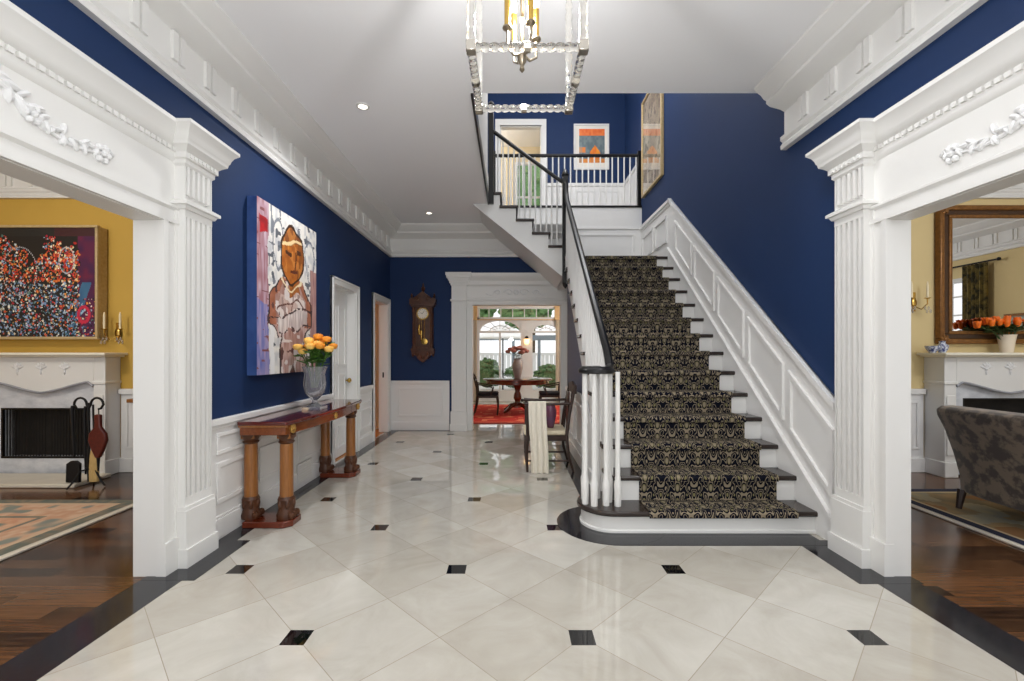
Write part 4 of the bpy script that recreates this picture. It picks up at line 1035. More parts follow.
# ================================================================= FIREPLACES
def fireplace(xc, hw, yb, yf, label, ztop, open_hw, oz0, oz1):
    t = thing('fireplace', (xc, yb, 0), label, 'fireplace')
    x0, x1 = xc - hw, xc + hw
    n = 40; wave = []
    ow = hw - .13
    for i in range(n + 1):
        u = -1 + 2 * i / n
        z = .93 + .075 * (1 - math.cos(abs(u) * PI)) * .5 * 1.0 + .05 * max(0, abs(u) - .0) - (.05 * max(0, (abs(u) - .9) / .1))
        wave.append((xc + u * ow, z))
    zf = ztop - .05
    for s in (-1, 1): obj('pilaster', MB().box(xc + s * (hw - .13), xc + s * hw, yf, yb, 0, zf).box(xc + s * (hw - .14), xc + s * (hw + .012), yf - .015, yb, 0, .17).box(xc + s * (hw - .115), xc + s * (hw - .015), yf - .012, yf, .24, zf - .42).box(xc + s * (hw - .14), xc + s * (hw + .012), yf - .015, yb, zf - .3, zf - .27), WHITE, t, .006)
    poly = wave + [(xc + ow, zf), (xc - ow, zf)]
    obj('frieze', MB().prism(poly, 'y', yf, yb), WHITE, t)
    mb = MB().tube([(x, yf - .004, z) for x, z in wave], .014, 6); obj('scalloped_edge', mb, mat('grey_marble_edge', (150, 152, 158), .4) if 'grey_marble_edge' not in bpy.data.materials else bpy.data.materials['grey_marble_edge'], t)
    for s in (-.45, 0, .45):
        mb = MB(); c = (xc + s * ow, yf - .004, zf - .13)
        for k in range(5):
            a = PI / 2 + (k - 2) * .55; mb.ell((c[0] + .04 * math.cos(a), c[1], c[2] + .04 * math.sin(a)), (.035, .012, .014), 8, Matrix.Rotation(-a, 3, 'Y'))
        mb.ell(c, (.02, .018, .02), 8); mb.ell((c[0], c[1], c[2] - .035), (.012, .012, .03), 8); obj('carved_motif', mb, PLAS, t)
    oy = yf + .05
    mb = MB().box(xc - ow, xc - open_hw, oy, yb, 0.02, 1.06); mb.box(xc + open_hw, xc + ow, oy, yb, 0.02, 1.06); mb.box(xc - open_hw, xc + open_hw, oy, yb, oz1, 1.06); mb.box(xc - open_hw, xc + open_hw, oy, yb, 0.02, oz0)
    obj('marble_surround', mb, MARBLE, t)
    obj('firebox', MB().box(xc - open_hw, xc + open_hw, yb - .03, yb - .002, oz0, oz1), SOOT, t)
    obj('mantel_shelf', MB().box(x0 - .05, x1 + .05, yf - .06, yb, zf, ztop - .012).box(x0 - .09, x1 + .09, yf - .11, yb, ztop - .03, ztop), mat('cream_mantel_paint', (236, 230, 212), .35) if 'cream_mantel_paint' not in bpy.data.materials else bpy.data.materials['cream_mantel_paint'], t, .008)
    return t, oy
fl, oy = fireplace(-5.22, .71, 5.2, 5.0, 'white fireplace with scalloped frieze and black firebox in the left room', 1.375, .49, .20, .745)
mb = MB(); 
for s in (-1, 1):
    for k in range(14): mb.box(-5.22 + s * (.03 + k * .033), -5.22 + s * (.042 + k * .033), oy + .025, oy + .03, .21, .735)
obj('mesh_curtain', mb, IRON, fl)
obj('firebox_rim', MB().frame('y', oy - .004, oy + .02, (-5.22 - .5, -5.22 + .5, .19, .755), .02), BLACK, fl)
tag(obj('hearth_slab', MB().box(-6.05, -4.43, 4.56, 4.99, 0, .04), HEARTH, None, .01), 'pale stone hearth slab on the dark boards before the left fireplace', 'hearth')
fr, oy = fireplace(5.49, .72, 5.2, 4.95, 'white fireplace with veined marble behind the brown armchair in the right room', 1.375, .46, .08, .86)
obj('firebox_rim', MB().frame('y', oy - .004, oy + .02, (5.49 - .47, 5.49 + .47, .08, .87), .02), BLACK, fr)
# fire tools
FX, FY = -4.335, 4.62
ts = thing('fire_tool_stand', (FX, FY, 0), 'black wrought iron fire tool stand with two hooked arms beside the left fireplace', 'fire tools')
obj('post', MB().tube([(FX, FY, .05), (FX - .01, FY, .3), (FX + .01, FY, .5), (FX - .005, FY, .72), (FX, FY, .86)], .011, 8), IRON, ts)
for s in (-1, 1):
    obj('arm', MB().tube([(FX, FY, .8)] + [(FX + s * (.02 + .065 * (1 - math.cos(a))), FY, .84 + .07 * math.sin(a)) for a in [i * PI / 8 for i in range(9)]] + [(FX + s * .125, FY, .80), (FX + s * .10, FY - .0, .795)], .011, 8), IRON, ts)
for k in range(3):
    a = PI / 2 + k * 2 * PI / 3 + .5
    obj('foot', MB().tube([(FX, FY, .18), (FX + .07 * math.cos(a), FY + .07 * math.sin(a), .17), (FX + .13 * math.cos(a), FY + .13 * math.sin(a), .06), (FX + .17 * math.cos(a), FY + .17 * math.sin(a), .01)], .009, 8), IRON, ts)
sh = thing('fire_shovel', (FX - .14, FY, .1), 'black iron fire shovel hanging on the tool stand in the left room', 'fire shovel')
obj('handle', MB().tube([(FX - .14, FY - .02, .83), (FX - .15, FY - .02, .78), (FX - .13, FY - .02, .3)], [.018, .02, .008], 8).tube([(FX - .14, FY - .02, .81), (FX - .11, FY - .02, .82)], .008, 6), IRON, sh)
obj('blade', MB().prism([(FX - .20, .05), (FX - .065, .05), (FX - .06, .24), (FX - .10, .27), (FX - .15, .27), (FX - .195, .24)], 'y', FY - .04, FY - .01), IRON, sh, .004)
fk = thing('fire_poker', (FX - .055, FY, .1), 'slim black iron poker hanging close to the post of the tool stand', 'fire poker')
obj('shaft', MB().tube([(FX - .05, FY + .02, .82), (FX - .06, FY + .02, .75), (FX - .05, FY + .02, .12)], [.014, .018, .008], 8).tube([(FX - .05, FY + .02, .2), (FX - .02, FY + .02, .16), (FX - .03, FY + .02, .12)], .006, 6), IRON, fk)
br = thing('hearth_broom', (FX + .04, FY, .05), 'straw hearth broom hanging on the tool stand beside the red bellows', 'broom')
obj('bristles', MB().lathe([(.05, 0), (.052, .1), (.042, .26), (.025, .36), (.012, .42)], (FX + .045, FY + .01, .05), 10, 1, .5), BRISTLE, br)
obj('handle', MB().tube([(FX + .045, FY + .01, .46), (FX + .035, FY + .01, .84)], .009, 8), IRON, br)
be = thing('fire_bellows', (FX + .13, FY - .02, .35), 'red leather fire bellows hanging from the hook of the tool stand', 'bellows')
bx = FX + .13
pts = [(bx - .03, .745), (bx + .03, .745), (bx + .032, .62), (bx + .085, .55), (bx + .095, .48), (bx + .06, .38), (bx + .02, .30), (bx - .02, .30), (bx - .06, .38), (bx - .095, .48), (bx - .085, .55), (bx - .032, .62)]
obj('body', MB().prism(pts, 'y', FY - .055, FY - .015), LEATHER, be, .012)
obj('nozzle', MB().tube([(bx, FY - .035, .31), (bx, FY - .035, .17)], [.016, .008], 8), IRON, be); obj('hanging_loop', MB().tube([(bx, FY - .03, .745), (bx - .01, FY - .02, .80)], .005, 6), IRON, be)
# small cabinet beside the left fireplace
cb = thing('wooden_cabinet', (-3.86, 5.0, 0), 'narrow brown wooden cabinet standing against the left room wall past the tools', 'cabinet')
obj('body', MB().box(-4.05, -3.68, 4.82, 5.13, .1, .84), KITW, cb, .006); obj('top', MB().box(-4.09, -3.65, 4.78, 5.14, .84, .88), SATIN, cb, .008)
for x in (-4.03, -3.72):
    for y in (4.84, 5.09): obj('leg', MB().box(x - .02, x + .02, y - .02, y + .02, 0, .1), KITW, cb)
obj('door', MB().box(-4.02, -3.71, 4.805, 4.82, .14, .8), KITW, cb, .004)
# wall sconces with crystal
def sconce(name, x, y, z, label, s=1):
    t = thing(name, (x, y, z), label, 'wall light')
    obj('backplate', MB().box(x - .02, x + .02, y - .02, y - .002, z - .1, z + .12).ell((x, y - .02, z), (.035, .012, .06), 10), BRASS, t)
    for sg in (-1, 1):
        ar = obj('arm', MB().tube([(x, y - .02, z - .04), (x + sg * .05, y - .06, z - .08), (x + sg * .09, y - .09, z - .02), (x + sg * .09, y - .09, z + .04)], .007, 6).lathe([(.004, 0), (.03, .012), (.03, .018)], (x + sg * .09, y - .09, z + .03), 10), BRASS, t)
        obj('candle', MB().lathe([(.011, 0), (.011, .15), (.004, .19)], (x + sg * .09, y - .09, z + .045), 8), WAX, ar)
        for k in range(4): obj('crystal_drop', MB().ell((x + sg * (.06 + .02 * k), y - .095, z - .07 - .035 * (k % 2)), (.011, .011, .024), 8), CRYSTAL, ar)
    return t
sconce('wall_sconce', 4.63, 5.19, 1.95, 'brass wall sconce with candles and crystal drops left of the gilt mirror')
sconce('wall_sconce', -4.52, 5.19, 1.60, 'brass wall sconce with candles and crystal drops right of the crowded dab painting')

# ================================================================= LEFT RUG, RIGHT RUG
def persian(u, v):
    n = noise2(u * 60, v * 60, 1); n2 = noise2(u * 26, v * 26, 2)
    d = min(u, 1 - u) * 2.6; e_ = min(v, 1 - v) * 2.65; m = min(d, e_)
    if m < .10: return mixc((92, 106, 100), (150, 130, 110), n)
    if m < .14: return (206, 178, 150)
    if m < .42: return mixc(mixc((196, 150, 122), (214, 186, 160), n), (132, 138, 130), min(1, max(0, (n2 - .6) * 6)))
    if m < .46: return mixc((110, 116, 110), (140, 130, 110), n)
    c = mixc((200, 150, 120), (214, 178, 150), n)
    c = mixc(c, mixc((116, 126, 120), (150, 150, 136), n), min(1, max(0, (n2 - .55) * 6)))
    c = mixc(c, (188, 120, 100), min(1, max(0, (noise2(u * 34, v * 34, 5) - .68) * 6)))
    r = math.hypot((u - .5) * 2, (v - .5) * 2)
    if r < .4: c = mixc((100, 116, 112), (150, 150, 140), n)
    return c
rg = thing('oriental_rug', (-4.75, 2.8, 0), 'faded peach and grey oriental rug with cream edge on the left room boards', 'rug')
ax0, ax1, ay0, ay1 = -6.15, -3.40, 1.5, 4.15
obj('backing', MB().box(ax0, ax1 + .055, ay0, ay1, 0, .014), CREAMF, rg, .004)
mb = MB(); raster(mb, lambda u, v: (ax0 + u * (ax1 - ax0), ay0 + v * (ay1 - ay0), .0165), 200, 190, persian); obj('pile', mb, WOVEN, rg, ang=180)
def rug2(u, v):
    n = noise2(u * 40, v * 30, 1); n2 = noise2(u * 14, v * 12, 2); m = min(u * 3.5, (1 - v) * 3)
    if m < .08: return (34, 38, 60)
    if m < .12: return (196, 176, 140)
    c = mixc((170, 140, 96), (120, 112, 92), n)
    if n2 > .6: c = mixc((140, 140, 128), (176, 160, 124), n)
    if n2 < .3: c = (150, 110, 70)
    return c
rg = thing('patterned_rug', (5.3, 3.0, 0), 'tan patterned rug with navy and white borders under the brown armchair', 'rug')
ax0, ax1, ay0, ay1 = 3.60, 7.1, 1.2, 4.48
obj('backing', MB().box(ax0 - .045, ax1, ay0, ay1, 0, .014), CREAMF, rg, .004)
mb = MB(); raster(mb, lambda u, v: (ax0 + u * (ax1 - ax0), ay0 + v * (ay1 - ay0), .0165), 120, 110, rug2); obj('pile', mb, WOVEN, rg, ang=180)

# ================================================================= RIGHT ROOM THINGS
mi = thing('gilt_mirror', (5.49, 5.19, 1.48), 'large rectangular mirror in a heavy gilt frame above the right room mantel', 'mirror')
mo = (4.885, 6.095, 1.475, 3.06)
obj('outer_frame', MB().frame('y', 5.12, 5.196, mo, .06), GILTW, mi, .015)
obj('dark_band', MB().frame('y', 5.135, 5.19, (mo[0] + .055, mo[1] - .055, mo[2] + .055, mo[3] - .055), .06), DARKGILT, mi, .01)
obj('inner_frame', MB().frame('y', 5.125, 5.19, (mo[0] + .11, mo[1] - .11, mo[2] + .11, mo[3] - .11), .04), GILTW, mi, .01)
for sx in (0, 1):
    for sz in (0, 1):
        cx_, cz_ = (mo[0] + .05, mo[1] - .05)[sx], (mo[2] + .05, mo[3] - .05)[sz]; mb = MB()
        for k in range(7):
            a = k * 2 * PI / 7; mb.ell((cx_ + .035 * math.cos(a), 5.118, cz_ + .035 * math.sin(a)), (.026, .014, .018), 8, Matrix.Rotation(-a, 3, 'Y'))
        mb.ell((cx_, 5.115, cz_), (.02, .02, .02), 8); obj('corner_ornament', mb, GILTW, mi)
obj('mirror_glass', MB().box(mo[0] + .14, mo[1] - .14, 5.14, 5.15, mo[2] + .14, mo[3] - .14), MIRROR, mi)
VO = (5.54, 5.03, 1.375)
tag(obj('flower_vase', MB().lathe([(.05, 0), (.055, .01), (.068, .12), (.08, .19), (.084, .2), (.076, .2), (.06, .12), (.048, .02)], VO, 20), CERAM), 'cream tapered vase of orange tulips on the right room mantel', 'vase')
rr1 = random.Random(9)
for i in range(24):
    a = i * 2.4; R0 = .34 * math.sqrt((i + .5) / 24)
    flower('tulip', (VO[0] + R0 * .1 * math.cos(a), VO[1] + R0 * .05 * math.sin(a), VO[2] + .1), (VO[0] - .06 + R0 * math.cos(a) * .95, VO[1] - .02 + .25 * R0 * math.sin(a), VO[2] + .37 - .06 * (R0 / .36) ** 2 + rr1.uniform(-.025, .015)), .042, ORANGE,
           'orange tulip in the cream vase before the gilt mirror', 'tulip', 'tulips in the cream vase', DKGREEN, 5, 'tulip')
bo = thing('china_bowl', (4.70, 5.02, 1.375), 'little blue and white china bowl at the left end of the right mantel', 'bowl')
obj('bowl', MB().lathe([(.03, 0), (.035, .012), (.06, .05), (.066, .075), (.06, .075), (.05, .045), (.02, .02)], (4.70, 5.02, 1.375), 18), BLUEW, bo)
jg = tag(obj('china_jug', MB().lathe([(.03, 0), (.045, .03), (.05, .06), (.03, .1), (.026, .115), (.032, .13), (.024, .128)], (4.82, 5.03, 1.375), 16).tube([(4.86, 5.03, 1.47), (4.89, 5.03, 1.45), (4.88, 5.03, 1.41), (4.865, 5.03, 1.40)], .006, 6), BLUEW), 'little blue and white china jug beside the bowl on the right mantel', 'jug')
# things the mirror shows
cu = MB()
n = 40; pts = [(RX - .12 + .035 * math.sin(i * .95), 2.17 + .42 * i / n) for i in range(n + 1)]
pts2 = [(x + .012, y) for x, y in reversed(pts)]
cu.prism(pts + pts2, 'z', .02, 2.93)
crt = thing('window_curtain', (RX - .1, 2.3, 0), 'dark floral curtain on a rod seen in the gilt mirror', 'curtain')
obj('drape', cu, mat('dark_floral_fabric', (52, 52, 38), .9, noise=(9, (1, 1, 1), (128, 112, 62), .08)), crt)
obj('rod', MB().tube([(RX - .11, .7, 2.95), (RX - .11, 2.75, 2.95)], .015, 8).ell((RX - .11, 2.77, 2.95), .03, 10), IRON, crt)
ps = thing('landscape_picture', (RX, 3.05, 1.55), 'little framed landscape picture on a buff wall seen in the mirror', 'picture')
obj('frame', MB().frame('x', RX - .04, RX - .002, (2.78, 3.35, 1.58, 2.02), .04), GILTW, ps)
mb = MB(); raster(mb, lambda u, v: (RX - .01, 2.81 + u * .51, 1.61 + v * .38), 20, 16, lambda u, v: (176, 178, 160) if v > .5 else mixc((96, 104, 70), (140, 120, 80), noise2(u * 6, v * 6))); obj('print', mb, PAINT, ps, ang=180)
# armchair
ac = thing('armchair', (4.25, 3.55, 0.017), 'brown patterned upholstered armchair with dark legs, its back turned to the hall', 'armchair')
ya, yb_ = 3.12, 3.98
def slab(rows, n=10):
    """rows of (z, x_outer, x_inner, y0, y1)"""
    mb = MB(); vs = []; fs = []
    for (z, xo, xi, a, b) in rows:
        m = (a + b) / 2
        for i in range(n + 1):
            t = i / n; y = a + (b - a) * t; vs.append((xo + .07 * (abs(2 * t - 1) ** 3), y, z))
        for i in range(n + 1):
            t = 1 - i / n; y = a + (b - a) * t; vs.append((xi, y, z))
    w_ = 2 * (n + 1)
    for r in range(len(rows) - 1):
        for i in range(w_): j = (i + 1) % w_; fs.append((r * w_ + i, r * w_ + j, (r + 1) * w_ + j, (r + 1) * w_ + i))
    fs.append(tuple(range(w_ - 1, -1, -1))); fs.append(tuple((len(rows) - 1) * w_ + i for i in range(w_)))
    return mb._add(vs, fs)
rows = [(.16, 3.88, 4.08, ya + .02, yb_ - .02), (.3, 3.87, 4.08, ya + .02, yb_ - .02), (.5, 3.83, 4.04, ya, yb_), (.7, 3.765, 3.98, ya - .01, yb_ + .01), (.82, 3.71, 3.95, ya - .02, yb_ + .02), (.875, 3.70, 3.94, ya - .02, yb_ + .02), (.905, 3.73, 3.92, ya, yb_), (.91, 3.79, 3.88, ya + .03, yb_ - .03)]
obj('backrest', slab(rows), ARMFAB, ac, .02)
obj('seat', MB().box(4.0, 4.72, ya + .05, yb_ - .05, .16, .46), ARMFAB, ac, .05)
for s, y in ((-1, ya + .02), (1, yb_ - .12)): obj('armrest', MB().prism([(3.95, .16), (4.7, .16), (4.72, .5), (4.66, .60), (4.3, .64), (3.92, .72)], 'y', y, y + .10), ARMFAB, ac, .03)
for x in (3.93, 4.64):
    for y in (ya + .06, yb_ - .06): obj('leg', MB().tube([(x, y, .18), (x - (.03 if x < 4 else -.02), y, .017)], [.034, .022], 8, (1, 1)), EBONY, ac)

# ================================================================= CHAIR BY THE STAIRS
hc = thing('hall_armchair', (.47, 5.42, 0), 'dark wooden open armchair with cream seat standing beside the stairs', 'armchair')
ca, cb_ = 5.18, 5.66     # two sides
def side(y):
    for x0_, x1_, zt_ in ((.19, .19, .77),):
        obj('leg', MB().tube([(x0_, y, .002), (x0_ - .01, y, .2), (x0_, y, .4), (x1_, y, zt_)], [.014, .018, .02, .017], 8), EBONY, hc)
    obj('leg', MB().tube([(.72, y, .002), (.66, y, .2), (.64, y, .42), (.67, y, .66), (.74, y, 1.0)], [.014, .018, .022, .02, .016], 8), EBONY, hc)
    obj('armrest', MB().tube([(.16, y, .79), (.19, y, .785), (.4, y, .78), (.70, y, .79)], [.02, .02, .016, .016], 8), EBONY, hc)
    obj('stretcher', MB().tube([(.165, y, .13), (.67, y, .13)], .011, 8), EBONY, hc)
side(ca); side(cb_)
obj('seat_rail', MB().box(.155, .66, ca - .015, cb_ + .015, .36, .42), EBONY, hc, .006)
obj('seat', MB().box(.15, .65, ca, cb_, .42, .475), SEATC, hc, .02)
obj('crest_rail', MB().prism([(ca - .02, .90), (cb_ + .02, .90), (cb_ + .02, 1.0), ((ca + cb_) / 2, 1.035), (ca - .02, 1.0)], 'x', .725, .755), EBONY, hc, .006)
obj('splat', MB().prism([(5.34, .46), (5.50, .46), (5.53, .6), (5.48, .72), (5.53, .85), (5.52, .91), (5.32, .91), (5.31, .85), (5.36, .72), (5.31, .6)], 'x', .675, .695), EBONY, hc, .004)
for y in (5.26, 5.58): obj('spindle', MB().tube([(.655, y, .45), (.715, y, .92)], .01, 6), EBONY, hc)
# throw over the arm side, falling to the floor
n = 26
def drape(t, s):   # t along the fall, s across
    y = 5.10 + .0 * t; xx = .19 + .19 * s
    return xx
mb = MB(); rowsN = 22; vs = []; fs = []
def fallp(t):
    # from the seat over the near arm and down to the floor on the near side
    if t < .2: q = t / .2; return (5.4 - .2 * q, .50 + .31 * q)
    if t < .27: q = (t - .2) / .07; return (5.2 - .05 * q, .812)
    q = (t - .27) / .73; return (5.15 - .03 * q, .81 - .805 * q)
for side_ in (0, 1):
    for i in range(rowsN + 1):
        t = i / rowsN; y, z = fallp(t)
        for k in range(n + 1):
            s = k / n; rip = .012 * math.sin(s * 20 + t * 2) * (.3 + t)
            vs.append((.215 + .20 * s - .015 * math.sin(t * 5), y - rip - side_ * .008, max(z, .004) + (side_ * .006 if t < .27 else 0)))
m_ = (rowsN + 1) * (n + 1)
for i in range(rowsN):
    for k in range(n):
        a = i * (n + 1) + k; fs.append((a, a + 1, a + n + 2, a + n + 1)); fs.append((m_ + a, m_ + a + n + 1, m_ + a + n + 2, m_ + a + 1))
for i in range(rowsN):
    for k in (0, n): a = i * (n + 1) + k; fs.append((a, a + n + 1, m_ + a + n + 1, m_ + a))
for k in range(n):
    for i in (0, rowsN): a = i * (n + 1) + k; fs.append((a, a + 1, m_ + a + 1, m_ + a))
mb._add(vs, fs)
tag(obj('cream_throw', mb, THROW), 'long cream woven throw draped over the arm of the chair beside the stairs', 'throw')
tag(obj('plum_vase', MB().lathe([(.03, 0), (.04, .01), (.05, .06), (.068, .15), (.07, .20), (.06, .25), (.045, .275), (.05, .285), (.04, .285), (.05, .24), (.05, .12)], (.475, 5.40, .476), 20), PURPLE), 'plum coloured vase standing on the seat of the chair beside the stairs', 'vase')

# ================================================================= DINING ROOM
rg = thing('red_rug', (.15, 10.3, 0), 'bright red rug under the round dining table beyond the archway', 'rug')
def redrug(u, v):
    n = noise2(u * 60, v * 60, 1); m = min(min(u, 1 - u) * 3.6, min(v, 1 - v) * 3.2)
    if m < .06: return (150, 60, 50)
    if .14 < m < .18: return (222, 150, 110)
    if noise2(u * 26, v * 26, 3) > .74: return (232, 130, 96)
    return mixc((214, 60, 46), (190, 44, 40), n)
obj('backing', MB().box(-1.45, 1.9, 8.75, 12.0, 0, .012), mat('rug_backing', (150, 50, 42), .9), rg)
mb = MB(); raster(mb, lambda u, v: (-1.45 + 3.35 * u, 8.75 + 3.25 * v, .0145), 90, 90, redrug); obj('pile', mb, WOVEN, rg, ang=180)
dt = thing('dining_table', (.15, 10.4, .016), 'round polished mahogany pedestal table with a vase of flowers on the red rug', 'table')
DX, DY = .15, 10.4
obj('tabletop', MB().lathe([(.76, .755), (.80, .77), (.80, .79), (.78, .80), (.0, .80)], (DX, DY, 0), 48), MAHOGTOP, dt)
obj('apron', MB().lathe([(.70, .68), (.72, .69), (.72, .755)], (DX, DY, 0), 48), MAHOG, dt)
obj('pedestal', MB().lathe([(.16, .14), (.15, .18), (.07, .22), (.06, .27), (.095, .34), (.085, .42), (.055, .5), (.075, .58), (.10, .64), (.2, .68)], (DX, DY, 0), 20), MAHOG, dt)
for k in range(4):
    a = PI / 4 + k * PI / 2; c, s = math.cos(a), math.sin(a)
    obj('foot', MB().tube([(DX + .05 * c, DY + .05 * s, .2), (DX + .2 * c, DY + .2 * s, .17), (DX + .34 * c, DY + .34 * s, .08), (DX + .42 * c, DY + .42 * s, .045)], [.05, .045, .035, .028], 8), MAHOG, dt)
tag(obj('table_vase', MB().lathe([(.06, 0), (.07, .01), (.1, .12), (.125, .26), (.12, .33), (.085, .39), (.08, .43), (.1, .46), (.09, .46), (.07, .42), (.05, .38)], (DX, DY, .80), 20), GREYCER), 'grey mauve urn vase in the middle of the round dining table', 'vase')
for i in range(12):
    a = i * 2.4; R0 = .27 * math.sqrt((i + .5) / 12)
    flower('peony', (DX + R0 * .15 * math.cos(a), DY + R0 * .15 * math.sin(a), 1.2), (DX + R0 * math.cos(a), DY + R0 * math.sin(a), 1.52 - .9 * R0 * R0 * 2), .075, PINKF, 'dusky pink flower in the vase on the round dining table', 'flower', 'flowers in the dining vase', DKGREEN, 2)
def dining_chair(name, label):
    t = thing(name, (0, 0, 0), label, 'dining chair', 'chairs around the dining table')
    for sy in (-1, 1):
        y = sy * .2
        obj('leg', MB().tube([(.22, y, 0), (.235, y, .2), (.21, y, .42)], [.014, .018, .024], 8), EBONY, t)
        obj('leg', MB().tube([(-.30, y, 0), (-.25, y, .2), (-.22, y, .42)], [.014, .018, .024], 8), EBONY, t)
        obj('stile', MB().tube([(-.22, y, .42), (-.23, y, .6), (-.29, y, .82), (-.37, y, .94)], [.022, .02, .018, .02], 8), EBONY, t)
        obj('armrest', MB().tube([(-.26, y * 1.1, .69), (-.05, y * 1.25, .65), (.1, y * 1.25, .62), (.12, y * 1.2, .58), (.08, y, .44)], .014, 8), EBONY, t)
    obj('seat_rail', MB().box(-.24, .24, -.22, .22, .38, .43), EBONY, t, .006)
    obj('seat', MB().box(-.22, .24, -.21, .21, .43, .50), DKSEAT, t, .03)
    obj('crest_rail', MB().tube([(-.37, -.22, .94), (-.385, 0, .95), (-.37, .22, .94)], .028, 8), EBONY, t)
    obj('splat', MB().tube([(-.27, -.2, .76), (-.285, 0, .765), (-.27, .2, .76)], .018, 8), EBONY, t)
    return t
c1 = dining_chair('dining_chair', 'dark wooden dining chair on the left of the round dining table'); c1.location = (-.52, 10.05, .016)
dup(c1, (.88, 10.2, .016), PI, 'dark wooden dining chair on the right of the round dining table')
# valance ends and blind
vl = thing('window_valance', (.2, 12.93, 2.3), 'tan woven valance boards at each end of the garden window rail', 'valance')
for x in (-1.07, 1.35): obj('end_board', MB().box(x - .1, x + .1, 12.86, 12.97, 2.33, 2.74), BAMBOO, vl, .01)
obj('rail', MB().box(-1.05, 1.35, 12.94, 12.968, 2.335, 2.36), BAMBOO, vl, .006)
def drap(x0_, x1_):
    n = 24; pts = [(x0_ + (x1_ - x0_) * i / n, 12.90 + .025 * math.sin(i * 1.3)) for i in range(n + 1)]; pts2 = [(x, y + .015) for x, y in reversed(pts)]
    return MB().prism(pts + pts2, 'z', .02, 2.34)
tag(obj('cream_drape', drap(-1.2, -.99), CREAMF), 'pale drape hanging at the left side of the garden window', 'curtain', 'garden window drapes')
tag(obj('cream_drape', drap(1.28, 1.5), CREAMF), 'pale drape hanging at the right side of the garden window', 'curtain', 'garden window drapes')
ws = thing('wall_lantern', (.45, 12.97, 1.7), 'small amber lit wall lamp on the white pier between the garden windows', 'wall light')
obj('bracket', MB().box(.42, .48, 12.94, 12.968, 1.66, 1.84).tube([(.45, 12.95, 1.82), (.45, 12.88, 1.86), (.45, 12.86, 1.82)], .01, 6).lathe([(.07, 0), (.04, .06), (.01, .08)], (.45, 12.86, 1.80), 12), IRON, ws)
obj('shade', MB().lathe([(.045, 0), (.07, .05), (.075, .15)], (.45, 12.86, 1.64), 12), AMBER, ws)

# ================================================================= KITCHEN GLIMPSE
kc = thing('kitchen_cabinet', (-3.6, 9.0, 0), 'brown wooden base cabinet with pale counter seen through the open left doorway', 'cabinet')
obj('body', MB().box(-4.9, -2.75, 8.9, 9.28, 0.1, .96), KITW, kc, .004); obj('plinth', MB().box(-4.9, -2.75, 8.95, 9.28, 0, .1), KITW, kc); obj('counter', MB().box(-4.92, -2.73, 8.86, 9.29, .96, 1.0), COUNTER, kc, .006)
for k in range(4):
    x = -4.85 + k * .52; d_ = obj('cabinet_door', MB().box(x, x + .49, 8.885, 8.9, .14, .92), KITW, kc, .004); obj('knob', MB().ell((x + .44, 8.875, .8), .014, 8), BRASS, d_)
tag(obj('red_wall_panel', MB().box(-3.2, -2.35, 9.24, 9.296, 1.72, 2.02).box(-3.22, -2.33, 9.23, 9.296, 2.0, 2.04), REDT, None, .006), 'dark red panel on the amber wall seen through the open left doorway', 'panel')

# ================================================================= GARDEN
struct('ground', MB().box(-14, 14, 13.13, 40, -.2, -.08), PAVING)
def bush(c, r, seed, n=160, size=.13):
    rnd_ = random.Random(seed); mb = MB(); mb.ell(c, (r[0] * .86, r[1] * .86, r[2] * .86), 14)
    for i in range(n):
        th = rnd_.uniform(0, 2 * PI); z = rnd_.uniform(-.7, 1); q = math.sqrt(max(0, 1 - z * z)); k = rnd_.uniform(.82, 1.03)
        p = (c[0] + r[0] * q * math.cos(th) * k, c[1] + r[1] * q * math.sin(th) * k, c[2] + r[2] * z * k); s = size * rnd_.uniform(.6, 1.2)
        mb.ell(p, (s, s * .7, s * .5), 6, Matrix.Rotation(rnd_.uniform(0, 3), 3, 'Z') @ Matrix.Rotation(rnd_.uniform(-1, 1), 3, 'X'))
    return mb
b1 = [(-.95, 17.9, .55, .5), (.13, 18.0, .42, .38), (1.6, 17.9, .42, .7)]
LB = ['clipped green bush left of the umbrella pole outside the garden window', 'clipped green bush behind the dining vase outside the garden window', 'clipped green bush outside the right garden window']
for i, (x, y, z, r) in enumerate(b1): tag(obj('garden_bush', bush((x, y, z), (r, .5, z + .08), 20 + i), HEDGE), LB[i], 'bush', 'clipped bushes outside the window')
fn = thing('garden_fence', (0, 21, -.08), 'long white boarded garden fence beyond the bushes', 'fence')
mb = MB()
for k in range(60): mb.box(-6 + k * .2, -5.83 + k * .2, 21, 21.03, -.08, 1.35)
obj('boards', mb, FENCEW, fn); obj('rail', MB().box(-6, 6, 20.96, 21.0, 1.3, 1.42), FENCEW, fn)
pg = thing('garden_pergola', (.4, 19.2, -.08), 'grey blue garden pergola of posts and beams before the white fence', 'pergola')
PGM = mat('grey_blue_timber', (120, 134, 146), .7)
obj('beam', MB().box(-3, 4, 19.1, 19.3, 1.98, 2.16), PGM, pg); obj('cross_beams', MB().box(-3, 4, 20.4, 20.5, 1.98, 2.16), PGM, pg)
for x in (-2.6, .1, 1.2, 3.6): obj('post', MB().box(x - .06, x + .06, 19.14, 19.26, -.08, 1.98), PGM, pg)
um = thing('garden_umbrella', (-.3, 16.5, -.08), 'white garden umbrella standing on the terrace outside', 'umbrella')
obj('pole', MB().tube([(-.3, 16.5, -.08), (-.3, 16.5, 2.5)], .03, 8), IRON, um); obj('canopy', MB().lathe([(1.0, 1.93), (.99, 1.97), (.4, 2.3), (.03, 2.5)], (-.3, 16.5, 0), 8), CANVASW, um); obj('base', MB().lathe([(.25, 0), (.24, .06), (.05, .1)], (-.3, 16.5, -.08), 14), IRON, um)
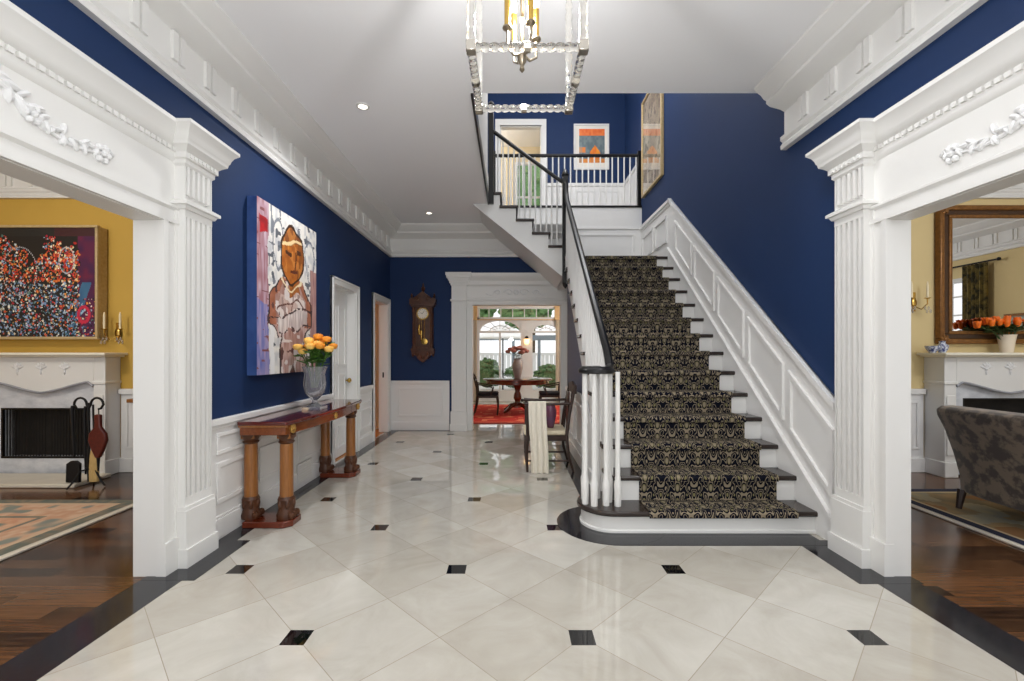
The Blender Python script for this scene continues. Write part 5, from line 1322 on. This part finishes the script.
def tree(x, y, h, r, seed, label):
    t = thing('garden_tree', (x, y, -.08), label, 'tree', 'trees behind the house')
    obj('trunk', MB().tube([(x, y, -.08), (x + .1, y, h * .4), (x, y, h * .75)], [.22, .17, .1], 8), BARK, t)
    o = obj('crown', bush((x, y, h * .72), (r, r * .8, h * .36), seed, 420, .34), TREEM, t)
for x, h_, sd, lb in ((-6.2, 6.0, 31, 'pale green garden tree beyond the white fence, far left of the umbrella'), (-2.3, 6.4, 32, 'pale green garden tree beyond the fence behind the umbrella'), (.85, 6.2, 34, 'pale green garden tree beyond the fence behind the wall lamp'), (3.95, 6.0, 35, 'pale green garden tree beyond the fence, far right of the window')):
    tree(x, 25, h_, 1.35, sd, lb)
tree(1.6, 34, 17, 4.2, 33, 'tall pale green tree filling the upstairs window behind the gallery')

# ================================================================= LIGHT
W = bpy.data.worlds.new('sky'); scn.world = W; W.use_nodes = True; nt = W.node_tree
bg = nt.nodes['Background']; bg.inputs[0].default_value = (.97, .985, 1.0, 1); bg.inputs[1].default_value = 1.1
def light(name, kind, loc, energy, color=(1, 1, 1), size=.1, rot=(0, 0, 0), sy=None, spread=None):
    l = bpy.data.lights.new(name, kind); l.energy = energy; l.color = color
    if kind == 'AREA':
        l.size = size
        if sy: l.shape = 'RECTANGLE'; l.size_y = sy
        if spread: l.spread = spread
    elif kind == 'SPOT': l.shadow_soft_size = size; l.spot_size = math.radians(150); l.spot_blend = 1
    else: l.shadow_soft_size = size
    o = bpy.data.objects.new(name, l); COL.objects.link(o); o.location = loc; o.rotation_euler = rot
    return o
WARM = (1, .94, .84); NEU = (.985, .99, 1.0)
light('chandelier_lamp', 'POINT', (cc[0], cc[1], 2.88), 66, NEU, .06)
light('entrance_fill', 'POINT', (0, -.8, 2.2), 105, NEU, .12)  # added unseen fill behind the camera, brightens the hall ceiling
for x, y, p in ((-1.35, 4.10, 120), (-1.35, 1.0, 20), (1.35, 1.0, 20), (1.35, 2.6, 45)):  # only the first has a fixture; the others are added fill out of view
    light('recessed_and_fill', 'SPOT', (x, y, ZC - .03), p, NEU, .05)
light('left_room_lamp', 'POINT', (-4.6, 2.6, 3.0), 75, WARM, .15)
light('right_room_lamp', 'POINT', (5.0, 2.4, 3.0), 70, NEU, .15)
light('dining_fill', 'POINT', (2.4, 10.0, 2.7), 90, NEU, .15)  # added fill, kept behind the wall to stay out of the floor reflection
light('kitchen_lamp', 'POINT', (-4.5, 8.2, 2.6), 40, WARM, .1)
light('gallery_fill', 'POINT', (1.1, 6.6, 6.3), 85, NEU, .15)  # added fill high in the stairwell, no fixture there
light('upper_room_fill', 'POINT', (-1.2, 10.3, 6.3), 60, NEU, .15)  # added fill for the upper room, set out of sight of the doorway

# ================================================================= CAMERA
cam = bpy.data.cameras.new('camera'); co = bpy.data.objects.new('camera', cam); COL.objects.link(co)
co.location = (0, 0, H); co.rotation_euler = (PI / 2, 0, 0)
cam.sensor_width = 36; cam.lens = F / 1024 * 36; cam.shift_x = (512 - VX) / 1024; cam.shift_y = (VY - 340.5) / 1024
cam.clip_start = .05; scn.camera = co
vs_ = scn.view_settings; vs_.view_transform = 'Standard'; vs_.look = 'None'; vs_.gamma = 1; vs_.use_curve_mapping = False; vs_.exposure = 0.24
scn.cycles.max_bounces = 10; scn.cycles.diffuse_bounces = 6; scn.cycles.glossy_bounces = 5; scn.cycles.transmission_bounces = 10; scn.cycles.transparent_max_bounces = 12
scn.cycles.caustics_reflective = False; scn.cycles.caustics_refractive = False; scn.cycles.sample_clamp_indirect = 6
